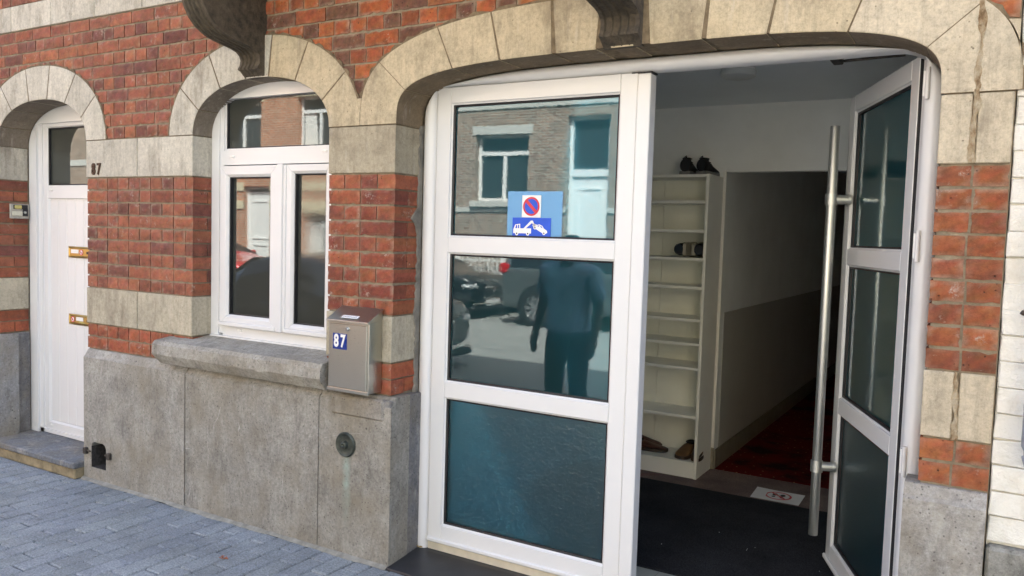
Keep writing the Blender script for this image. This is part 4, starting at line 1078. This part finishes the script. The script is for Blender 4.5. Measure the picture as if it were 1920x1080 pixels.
# bits on the ground
m = MB()
for k in range(420):
    d_ = rnd.random() ** 2.2 * 1.6; xx = rnd.uniform(-6.2, -.1); q = rnd.uniform(.0015, .0042)
    if xx < -4.85: d_ += .07
    g_ = rnd.uniform(.05, .34); m.add([(xx + q * math.cos(a_ + k), -.055 - d_ + q * math.sin(a_ + k), -.0005) for a_ in (0, 2.2, 4.1)] + [(xx, -.055 - d_, q * .8)], [(0, 1, 3), (1, 2, 3), (2, 0, 3), (0, 2, 1)], t=(g_, g_ * .94, g_ * .82))
t = NT('grit'); tag(m.build('grit', t.done(t.bsdf(t.attr(), .9))), 'fine grit and crumbs scattered over the paving along the wall', 'grit', kind='stuff')
def leafbit(loc, s_, mat, label):
    m = MB(); 
    for k in range(3):
        a = 2.1 * k + .4; c, q = math.cos(a), math.sin(a); L_ = s_ * (1 - .15 * k)
        pts = [(0, 0, .003), (L_ * .5 * c - L_ * .3 * q, L_ * .5 * q + L_ * .3 * c, .012), (L_ * c, L_ * q, .004 + .006 * k), (L_ * .5 * c + L_ * .3 * q, L_ * .5 * q - L_ * .3 * c, .013)]
        m.add([(p[0] + loc[0], p[1] + loc[1], p[2] + loc[2]) for p in pts] + [(p[0] + loc[0], p[1] + loc[1], p[2] + loc[2] - .0015) for p in pts], [(0, 1, 2), (0, 2, 3), (4, 6, 5), (4, 7, 6), (0, 4, 5, 1), (1, 5, 6, 2), (2, 6, 7, 3), (3, 7, 4, 0)])
    return tag(m.build('fallen_leaf', mat), label, 'leaf')
leafbit((-3.10, -.40, .0), .030, plain('orange_leaf', (.42, .16, .09), .7, var=.5, scale=60), 'crumpled orange brown leaf lying on the grey paving')
leafbit((-2.372, .185, .033), .022, plain('yellow_leaf', (.40, .28, .07), .7, var=.4, scale=60), 'small yellow leaf in the corner at the foot of the white door frame')

# ------------------------------------------------------------------ across the street (seen in the glass)
def cells(m, x0, x1, z0, z1, holes, yf, th=.35):
    xs = sorted({x0, x1, *[h[0] for h in holes], *[h[1] for h in holes]}); zs_ = sorted({z0, z1, *[h[2] for h in holes], *[h[3] for h in holes]})
    for xa, xb in zip(xs, xs[1:]):
        for za, zb in zip(zs_, zs_[1:]):
            xc, zc = (xa + xb) / 2, (za + zb) / 2
            if any(h[0] < xc < h[1] and h[2] < zc < h[3] for h in holes): continue
            m.quad((xa, yf, za), (xb, yf, za), (xb, yf, zb), (xa, yf, zb))
    for h in holes:
        a, b, c, d = h
        for xx in (a, b): m.quad((xx, yf, c), (xx, yf - .2, c), (xx, yf - .2, d), (xx, yf, d))
        for zz in (c, d): m.quad((a, yf, zz), (b, yf, zz), (b, yf - .2, zz), (a, yf - .2, zz))
FGL = plain('far_window_glass', (.035, .045, .05), .08, var=.05, bump=0); CURT = plain('net_curtain', (.75, .74, .70), .9, var=.15, scale=12)
YO = -13.2
def far_house(x0, x1, h, wall, label, wins, doors, band, lintel, curtains=()):
    H = tag(empty('town_house', ((x0 + x1) / 2, YO, 0)), label, 'house', 'houses across the street')
    m = MB(); holes = wins + doors; cells(m, x0, x1, 0, h, holes, YO)
    m.quad((x0, YO, 0), (x0, YO - 8, 0), (x0, YO - 8, h), (x0, YO, h)); m.quad((x1, YO, 0), (x1, YO - 8, 0), (x1, YO - 8, h), (x1, YO, h)); m.quad((x0, YO, h), (x1, YO, h), (x1, YO - 8, h), (x0, YO - 8, h)); m.quad((x0, YO - 8, 0), (x1, YO - 8, 0), (x1, YO - 8, h), (x0, YO - 8, h))
    m.build('wall', wall, H)
    if band:
        m = MB()
        for za, zb in band:
            segs = [(x0, x1)]
            for a, b, c, d in holes:
                if c < zb and d > za:
                    ns = []
                    for p, q in segs:
                        if a > p: ns.append((p, min(q, a)))
                        if b < q: ns.append((max(p, b), q))
                    segs = [s_ for s_ in ns if s_[1] - s_[0] > .01]
            for p, q in segs: m.box(p, q, YO - .02, YO + .03, za, zb)
        m.build('stone_band', lintel, H)
    m = MB()
    for a, b, c, d in wins: m.box(a - .12, b + .12, YO - .04, YO + .10, c - .14, c - .002); m.box(a - .1, b + .1, YO - .02, YO + .025, d + .002, d + .20)
    m.build('sill', lintel, H)
    for i, (a, b, c, d) in enumerate(wins):
        f = MB(); f.ring(a, b, c, d, [(0, YO - .2), (0, YO - .14), (.07, YO - .14), (.07, YO - .2)]); mid = (a + b) / 2; zt = c + (d - c) * .72
        f.box(mid - .045, mid + .045, YO - .2, YO - .135, c + .07, zt - .04); f.box(a + .07, b - .07, YO - .2, YO - .13, zt - .04, zt + .05)
        fo = f.build('window', WHITE, H)
        p = MB(); p.box(a + .06, b - .06, YO - .19, YO - .18, c + .06, d - .06); p.build('pane', FGL, fo)
        if i in curtains:
            p = MB(); rings = []
            for k in range(14): rings.append([(a + .1 + (b - a) * .36 * k / 13, YO - .172 + .008 * (k % 2), c + .08), (a + .1 + (b - a) * .30 * k / 13, YO - .172 + .008 * (k % 2), d - .4)])
            p.loft(rings, cap=False, closed=False); p.build('curtain', CURT, fo)
    for a, b, c, d in doors:
        f = MB(); zt = 3.05 if d > 3.3 else d - .05
        f.ring(a, b, c, d, [(0, YO - .2), (0, YO - .12), (.08, YO - .12), (.08, YO - .2)]); f.box(a + .08, b - .08, YO - .2, YO - .15, c + .08, zt - .1)
        if d > 3.3: f.box(a + .08, b - .08, YO - .2, YO - .1, zt - .1, zt + .06)
        f.ring(a + .2, b - .2, c + 1.15, zt - .35, [(0, YO - .15), (0, YO - .13), (.05, YO - .13), (.05, YO - .15)]); f.ring(a + .2, b - .2, c + .25, c + 1.0, [(0, YO - .15), (0, YO - .13), (.05, YO - .13), (.05, YO - .15)])
        do = f.build('door', WHITE, H)
        if d > 3.3: p = MB(); p.box(a + .07, b - .07, YO - .19, YO - .18, zt + .05, d - .07); p.build('pane', FGL, do)
    m = MB(); m.rbox(x0, x1, YO - .1, YO + .22, h - .35, h, c=.05); m.build('cornice', lintel, H)
    return H
BRN = mat_brickwork('brown_brickwork', (.32, .20, .14), (.20, .115, .08), (.40, .36, .30)); ORB = mat_brickwork('orange_brickwork', (.52, .17, .07), (.38, .11, .05), (.50, .42, .32))
CRM = plain('cream_render', (.62, .55, .38), .8, var=.15, scale=4); WRD = plain('pale_render', (.76, .77, .75), .8, var=.1, scale=3); SILL = plain('pale_sill_stone', (.55, .54, .50), .8, var=.15)
far_house(-11.9, -7.25, 9.2, BRN, 'brown brick house across the street with white doorway, seen reflected in the closed leaf', [(-10.93, -9.48, 2.38, 3.95), (-10.8, -9.6, 5.6, 7.6), (-8.5, -7.5, 5.6, 7.6)], [(-8.45, -7.42, .25, 4.3)], [(2.12, 2.24), (4.55, 4.72)], SILL)
far_house(-7.25, -.5, 9.6, WRD, 'pale rendered house across the street to the right of the brown brick house', [(-6.4, -5.2, 1.2, 3.1), (-4.2, -3.0, 1.2, 3.1), (-6.4, -5.2, 4.9, 6.9), (-4.2, -3.0, 4.9, 6.9)], [(-2.2, -1.2, .1, 2.9)], [(3.9, 4.1)], SILL)
far_house(-20.5, -11.9, 9.8, ORB, 'orange brick house with cream bands across the street, seen reflected in the window', [(-19.9, -18.2, 3.75, 5.15), (-16.75, -15.3, 3.75, 5.2), (-16.45, -15.3, .72, 2.02), (-14.4, -13.1, 3.75, 5.2), (-14.4, -13.1, .72, 2.02)], [(-18.85, -17.8, .1, 2.75)], [(2.1, 2.35), (2.62, 2.85), (5.25, 5.5), (3.2, 3.45)], CRM, (1, 2))
far_house(-.5, 8, 9.6, CRM, 'cream rendered house across the street, right of the pale rendered house', [(.6, 1.9, 1.1, 3), (3.2, 4.5, 1.1, 3), (.6, 1.9, 4.6, 6.6), (3.2, 4.5, 4.6, 6.6)], [(5.8, 6.9, .1, 2.9)], [(3.5, 3.7)], CRM)
far_house(-32, -20.5, 9.4, BRN, 'brown brick house across the street, furthest to the left', [(-30, -28.6, 1.1, 3), (-26.6, -25.2, 1.1, 3), (-24, -22.6, 1.1, 3), (-30, -28.6, 4.6, 6.6), (-26.6, -25.2, 4.6, 6.6), (-24, -22.6, 4.6, 6.6)], [], [(3.5, 3.7)], SILL)
# unseen houses added at both ends of our row to shade the street
m = MB(); m.box(-30, -7.91, .01, 9.4, 0, 9.4); LN = tag(empty('shading_house', (-15, .2, 0)), 'unseen brown brick house left of the red brick townhouse, added to shade the street', 'house')
m.build('wall', BRN, LN)
m = MB(); m.box(6.52, 26, .01, 9.4, 0, 9.4); LN2 = tag(empty('shading_house', (15, .2, 0)), 'unseen brown brick house right of the white painted house, added to shade the street', 'house'); m.build('wall', BRN, LN2)
for root_, xs_ in ((LN, (-10.5, -13.5, -17.5, -20.5)), (LN2, (8.5, 11.5, 15.5))):
    for xx in xs_:
        m = MB(); m.box(xx, xx + 1.2, -.02, .009, 1.1, 3.0); m.ring(xx - .05, xx + 1.25, 1.05, 3.05, [(0, .009), (0, -.04), (.08, -.04), (.08, .009)], m=1); m.build('window', [FGL, WHITE], root_)

# white ironwork in front of the brown house
m = MB()
gx0, gx1, gy = -11.15, -9.95, -12.9
for k in range(11): xx = gx0 + (gx1 - gx0) * k / 10; m.tube([(xx, gy, -.005), (xx, gy, 1.25)], .016, 8)
for zz in (.12, .95, 1.22): m.box(gx0 - .03, gx1 + .03, gy - .015, gy + .015, zz - .018, zz + .018)
for k in range(5):
    xx = gx0 + .12 + k * .24; m.tube([(xx + .07 * math.cos(a * .5236), gy + .02, .72 + .10 * math.sin(a * .5236)) for a in range(13)], .010, 6)
for xx in (gx0 - .05, gx1 + .05): m.box(xx - .05, xx + .05, gy - .05, gy + .05, -.005, 1.32)
tag(m.build('iron_railing', WHITE, smooth=40), 'white ornamental iron railing in front of the brown brick house across the street', 'railing')

# ------------------------------------------------------------------ parked cars
CARGL = plain('car_glass', (.012, .015, .017), .05, var=.03, bump=0); TYRE = plain('tyre_rubber', (.012, .012, .012), .8, var=.2); RIM = plain('alloy_rim', (.62, .63, .64), .28, .9, var=.05)
LAMP = plain('headlamp_lens', (.55, .57, .58), .1, .2, var=.05, bump=0); TAIL = plain('tail_lamp_lens', (.50, .012, .015), .15, var=.1, bump=0); CHROME = plain('chrome_trim', (.75, .75, .74), .12, 1, var=.05, bump=0); BLKP = plain('black_plastic', (.02, .02, .02), .5)
def paint(name, c): return plain(name, c, .3, .25, var=.04, bump=0, Coat_Weight=1., Coat_Roughness=.03)
def make_car(loc, rz, pm, label, st, wr=.34, wb=(.85, 3.55), L=4.4):
    """car along +x, front at x = L; st = stations (x, z_low, z_belt, z_roof, half width belt, half width roof)"""
    root = tag(empty('parked_car', loc, None, rz), label, 'car', 'cars parked along the street')
    m = MB(); rings = []
    for x, zl, zb, zr, hw, hr in st:
        half = [(hw * .88, zl), (hw * .985, zl + .10), (hw, zl + (zb - zl) * .45), (hw * .985, zb - .05), (hw * .955, zb), (hr + (hw * .955 - hr) * .5, zb + (zr - zb) * .5), (hr, zr - .035 if zr - zb > .1 else zr), (hr * .72, zr), (0.0, zr + .012)]
        rings.append([(x, y, z) for y, z in half] + [(x, -y, z) for y, z in reversed(half[:-1])])
    n_ = len(rings[0]); vs = [p for r in rings for p in r]; body = []; glass = []
    for i in range(len(rings) - 1):
        for q in range(n_ - 1):
            f = (i * n_ + q, i * n_ + q + 1, (i + 1) * n_ + q + 1, (i + 1) * n_ + q)
            body.append(f)
    body += [list(range(n_)), list(range(len(vs) - n_, len(vs)))]
    body += [[i * n_, (i + 1) * n_, (i + 1) * n_ + n_ - 1, i * n_ + n_ - 1] for i in range(len(rings) - 1)]
    m.add(vs, body); b = m.build('body', pm, root, smooth=45, local=True)
    s_ = b.modifiers.new('sub', 'SUBSURF'); s_.levels = s_.render_levels = 2
    # glazing: side windows, windscreen and rear screen, slightly proud of the body
    cab = [s for s in st if s[3] - s[2] > .3]
    for side in (-1, 1):
        m = MB(); rr = []
        for x, zl, zb, zr, hw, hr in cab: rr.append([(x, side * (hw * .955 + .004), zb + .03), (x, side * (hr + (hw * .955 - hr) * .5 + .014), zb + (zr - zb) * .5), (x, side * (hr + .022), zr - .075)])
        m.loft(rr, cap=False, closed=False); m.build('side_window', CARGL, root, smooth=50, local=True)
    lo = [s for s in st if s[3] - s[2] <= .3]
    fr = min([s for s in lo if s[0] > cab[-1][0]], key=lambda s: s[0]); c = cab[-1]
    def screen(a, b, nm):
        m = MB(); d = .03 if a[0] > b[0] else -.03
        m.add([(a[0] + d * .2, -a[4] * .80, a[3] + .035), (a[0] + d * .2, a[4] * .80, a[3] + .035), (b[0] + d, b[5] * .92, b[3] - .02), (b[0] + d, -b[5] * .92, b[3] - .02)], [(0, 1, 2, 3)]); m.build(nm, CARGL, root, local=True)
    screen(fr, c, 'windscreen')
    re_ = [s for s in lo if s[0] < cab[0][0]]
    if re_: screen(max(re_, key=lambda s: s[0]), cab[0], 'rear_window')
    W_ = max(s[4] for s in st)
    for xx in wb:
        for side in (-1, 1):
            wh = MB(); y = side * (W_ - .083)
            wh.lathe([(wr * .66, -.10), (wr * .93, -.105), (wr, -.07), (wr, .07), (wr * .93, .105), (wr * .66, .10), (wr * .62, 0)], (xx, y, wr - .0), n=30); wo = wh.build('wheel', TYRE, root, smooth=50, local=True)
            rm = MB(); yo = y + side * .085
            rm.lathe([(wr * .67, -.02), (wr * .69, .012), (wr * .62, .012), (wr * .60, -.02)], (xx, yo, wr), n=30, cap=False)
            for k in range(10):
                a = 2 * math.pi * k / 10; ca, sa = math.cos(a), math.sin(a); w0, w1 = .022, .03
                rm.add([(xx + ca * r_ * wr - sa * w_ * q, yo + side * .006, wr + sa * r_ * wr + ca * w_ * q) for r_, w_ in ((.10, w0), (.66, w1)) for q in (-1, 1)], [(0, 1, 3, 2)])
            rm.lathe([(.055, -.01), (.055, .012), (.01, .016)], (xx, yo, wr), n=16); rm.build('rim', RIM, wo, smooth=40, local=True)
            ar = MB(); ar.lathe([(wr * 1.16, -side * .04), (wr * 1.15, side * .010), (wr * 1.03, side * .012), (wr * 1.03, -side * .04)], (xx, side * (W_ - .004), wr + .01), n=30, cap=False); ar.build('wheel_arch', BLKP, root, local=True)
    zf = st[-1][2]
    for side in (-1, 1):
        m = MB(); m.ell((L - .16, side * W_ * .72, zf - .03), (.17, .20, .075), 14, 8); m.build('headlight', LAMP, root, smooth=60, local=True)
        m = MB(); m.rbox(.0, .20, min(side * W_ * .55, side * W_ * .965), max(side * W_ * .55, side * W_ * .965), st[0][2] - .14, st[0][2] + .06, c=.03); m.build('tail_light', TAIL, root, local=True)
        m = MB(); m.rbox(L * .62, L * .66, side * W_ * 1.0 if side > 0 else -W_ - .17, W_ + .17 if side > 0 else -W_, st[len(st) // 2][2] + .02, st[len(st) // 2][2] + .15, c=.02); m.build('wing_mirror', pm, root, local=True)
        for q in (.40, .60):
            m = MB(); m.rbox(L * q, L * q + .16, side * W_ - .005, side * W_ + .02, st[4][2] - .17, st[4][2] - .145, c=.006); m.build('door_handle', CHROME, root, local=True)
    m = MB(); gz = zf - .17
    for s_2 in (-1, 1): m.rbox(L - .05, L + .012, min(.03 * s_2, .30 * s_2), max(.03 * s_2, .30 * s_2), gz - .10, gz + .12, c=.04)
    m.build('grille', BLKP, root, local=True)
    m = MB()
    for s_2 in (-1, 1):
        for zz in (gz - .105, gz + .12): m.rbox(L - .02, L + .02, min(.03 * s_2, .30 * s_2), max(.03 * s_2, .30 * s_2), zz - .008, zz + .008, c=.004)
        for yy in (.03, .30): m.rbox(L - .02, L + .02, yy * s_2 - .008, yy * s_2 + .008, gz - .105, gz + .12, c=.004)
    m.build('grille_trim', CHROME, root, local=True)
    m = MB(); m.rbox(L - .01, L + .024, -.26, .26, gz - .25, gz - .14, c=.004); m.build('number_plate', WHITE, root, local=True)
    m = MB(); m.rbox(L - .10, L + .02, -W_ * .86, W_ * .86, .17, .26, c=.03); m.rbox(-.02, .1, -W_ * .86, W_ * .86, .17, .30, c=.03); m.build('bumper', BLKP, root, local=True)
    m = MB(); m.rbox(L - .03, L + .03, -W_ * .80, W_ * .80, .28, .315, c=.012); m.build('bumper_trim', CHROME, root, local=True)
    return root
suv = [(0, .34, 1.10, 1.18, .80, .64), (.06, .28, 1.14, 1.25, .89, .66), (.22, .26, 1.06, 1.52, .92, .62), (.55, .25, 1.07, 1.66, .93, .64), (1.4, .24, 1.06, 1.71, .93, .66), (2.3, .24, 1.05, 1.69, .93, .65), (2.75, .24, 1.04, 1.58, .93, .63), (3.35, .24, 1.02, 1.07, .92, .70), (4.0, .25, .95, .99, .90, .66), (4.32, .28, .86, .90, .84, .6), (4.4, .34, .74, .78, .74, .5)]
sal = [(0, .34, .86, .93, .74, .56), (.06, .28, .93, 1.00, .84, .62), (.55, .25, .97, 1.02, .89, .66), (1.1, .24, .97, 1.38, .90, .58), (1.7, .24, .96, 1.44, .90, .60), (2.4, .24, .95, 1.42, .90, .60), (2.75, .24, .94, 1.30, .90, .58), (3.35, .24, .93, .98, .89, .66), (4.1, .25, .86, .90, .87, .62), (4.35, .28, .78, .82, .80, .56), (4.42, .34, .68, .72, .70, .48)]
make_car((-8.15, -10.75, -.12), 0, paint('grey_car_paint', (.10, .115, .12)), 'grey sport utility car parked across the street behind the person', suv, .355, (.86, 3.5))
make_car((-13.25, -10.75, -.12), 0, paint('black_car_paint', (.012, .013, .016)), 'black car with twin grille parked across the street behind the grey car', sal, .33, (.85, 3.6), 4.42)
c_ = make_car((-9.12, -4.62, -.12), 0, paint('dark_blue_car_paint', (.016, .022, .03)), 'small dark car with chrome bumper strip parked at the near kerb', sal, .33, (.85, 3.6), 4.42); c_.scale = (.76, .93, .97)
make_car((-19.7, -10.75, -.12), 0, paint('red_car_paint', (.46, .012, .022)), 'red car parked across the street in front of the orange brick house', sal, .33, (.85, 3.6), 4.42)

# ------------------------------------------------------------------ the person on the pavement
def skin_mesh(name, joints, links, mat, parent, lv=2):
    me = bpy.data.meshes.new(name); names = list(joints); me.from_pydata([joints[k][0] for k in names], [], []); 
    me = bpy.data.meshes.new(name); me.from_pydata([joints[k][0] for k in names], [(names.index(a), names.index(b)) for a, b in links], [])
    o = bpy.data.objects.new(name, me); COL.objects.link(o); o.parent = parent; me.materials.append(mat)
    s_ = o.modifiers.new('skin', 'SKIN'); s_.use_smooth_shade = True
    for i, k in enumerate(names):
        r_ = joints[k][1]; me.skin_vertices[0].data[i].radius = r_ if isinstance(r_, tuple) else (r_, r_); me.skin_vertices[0].data[i].use_root = (i == 0)
    b = o.modifiers.new('sub', 'SUBSURF'); b.levels = b.render_levels = lv
    return o
PR = tag(empty('person', (-2.95, -2.47, 0), None, R(8)), 'person in a light blue polo shirt and dark trousers standing on the pavement', 'person')
PR.scale = (1.17, 1.12, 1.0)
SKIN = plain('skin', (.13, .07, .045), .5, var=.08, Subsurface_Weight=.05); SHIRT = plain('light_blue_cotton', (.33, .39, .48), .85, var=.25, scale=9, bump=.6, bscale=14); TROUS = plain('dark_trousers', (.055, .06, .065), .85, var=.3, bump=.6, bscale=14); HAIR = plain('dark_hair', (.012, .010, .009), .7, var=.2, bump=.4); SHOEM = plain('black_shoe', (.015, .014, .013), .5)
bj = {'pelvis': ((0, 0, .86), (.15, .11)), 'waist': ((0, 0, 1.0), (.145, .105)), 'chest': ((0, -.005, 1.18), (.165, .115)), 'upper': ((0, -.005, 1.29), (.14, .095)), 'neck': ((0, 0, 1.375), (.058, .058)), 'skull0': ((0, .012, 1.43), (.062, .066)), 'skull1': ((0, .012, 1.50), (.075, .092)), 'skull2': ((0, .0, 1.565), (.066, .080))}
bl = [('pelvis', 'waist'), ('waist', 'chest'), ('chest', 'upper'), ('upper', 'neck'), ('neck', 'skull0'), ('skull0', 'skull1'), ('skull1', 'skull2')]
for s_, sx in (('l', -1), ('r', 1)):
    bj.update({'sh' + s_: ((sx * .185, -.005, 1.30), .058), 'el' + s_: ((sx * .236, -.02, 1.03), .042), 'wr' + s_: ((sx * .246, .05, .80), .029), 'pa' + s_: ((sx * .248, .065, .735), (.020, .036)), 'hip' + s_: ((sx * .085, 0, .80), .088), 'kn' + s_: ((sx * .10, .015, .44), .056), 'an' + s_: ((sx * .115, -.015, .09), .038), 'to' + s_: ((sx * .135, .10, .045), (.036, .028))})
    bl += [('upper', 'sh' + s_), ('sh' + s_, 'el' + s_), ('el' + s_, 'wr' + s_), ('wr' + s_, 'pa' + s_), ('pelvis', 'hip' + s_), ('hip' + s_, 'kn' + s_), ('kn' + s_, 'an' + s_), ('an' + s_, 'to' + s_)]
    for f_, (dy, ln, dx) in enumerate(((.026, .072, .004), (.010, .082, .0), (-.007, .076, 0), (-.022, .060, 0))):
        p = Vector((sx * .249, .067 + dy, .705)); a, b, c = p, p + Vector((-sx * .006, .004, -ln * .5)), p + Vector((-sx * .018, .012, -ln))
        for q, (pp, rr) in enumerate(((a, .0088), (b, .0082), (c, .007))): bj[f'f{f_}{q}{s_}'] = (tuple(pp), rr)
        bl += [('pa' + s_, f'f{f_}0{s_}'), (f'f{f_}0{s_}', f'f{f_}1{s_}'), (f'f{f_}1{s_}', f'f{f_}2{s_}')]
    bj['t0' + s_] = ((sx * .242, .105, .735), .0105); bj['t1' + s_] = ((sx * .235, .125, .70), .0085); bl += [('pa' + s_, 't0' + s_), ('t0' + s_, 't1' + s_)]
skin_mesh('body', bj, bl, SKIN, PR)
m = MB(); m.ell((0, -.012, 1.535), (.083, .098, .075)); m.build('hair', HAIR, PR, smooth=60, local=True)
m = MB()
for sx in (-1, 1): m.ell((sx * .032, .094, 1.505), (.012, .008, .007)); m.ell((sx * .082, .005, 1.495), (.010, .020, .030))
m.ell((0, .108, 1.478), (.013, .018, .022)); m.ell((0, .094, 1.445), (.024, .010, .007)); m.build('face_feature', SKIN, PR, smooth=60, local=True)
m = MB()
for sx in (-1, 1): m.ell((sx * .030, .1005, 1.506), (.009, .005, .005))
m.build('eyes', plain('eye_white', (.5, .48, .45), .3), PR, smooth=60, local=True)
sj = {'hem': ((0, 0, .79), (.188, .150)), 'hip': ((0, 0, .86), (.186, .148)), 'waist': ((0, 0, .98), (.172, .128)), 'chest': ((0, -.005, 1.17), (.185, .132)), 'upper': ((0, -.005, 1.30), (.165, .118)), 'collar': ((0, 0, 1.405), (.078, .076))}
sl = [('hem', 'hip'), ('hip', 'waist'), ('waist', 'chest'), ('chest', 'upper'), ('upper', 'collar')]
for s_, sx in (('l', -1), ('r', 1)):
    sj['s' + s_] = ((sx * .188, -.005, 1.302), .080); sj['e' + s_] = ((sx * .232, -.015, 1.07), .066); sl += [('upper', 's' + s_), ('s' + s_, 'e' + s_)]
skin_mesh('polo_shirt', sj, sl, SHIRT, PR)
m = MB(); m.loft([[(.075 * math.cos(6.28318 * k / 20), .072 * math.sin(6.28318 * k / 20), z + .015 * math.sin(6.28318 * k / 20)) for k in range(20)] for z in (1.375, 1.405)], cap=False); m.build('collar', SHIRT, PR, smooth=60, local=True)
tj = {'belt': ((0, 0, .99), (.158, .120)), 'seat': ((0, -.005, .84), (.162, .135))}
tl = [('belt', 'seat')]
for s_, sx in (('l', -1), ('r', 1)):
    tj.update({'h' + s_: ((sx * .088, 0, .74), .100), 'k' + s_: ((sx * .10, .015, .44), .073), 'a' + s_: ((sx * .115, -.012, .085), .060)}); tl += [('seat', 'h' + s_), ('h' + s_, 'k' + s_), ('k' + s_, 'a' + s_)]
skin_mesh('trousers', tj, tl, TROUS, PR)
for sx in (-1, 1):
    m = MB(); m.ell((sx * .125, .04, .045), (.047, .135, .046), 16, 8); m.build('shoe', SHOEM, PR, smooth=60, local=True)
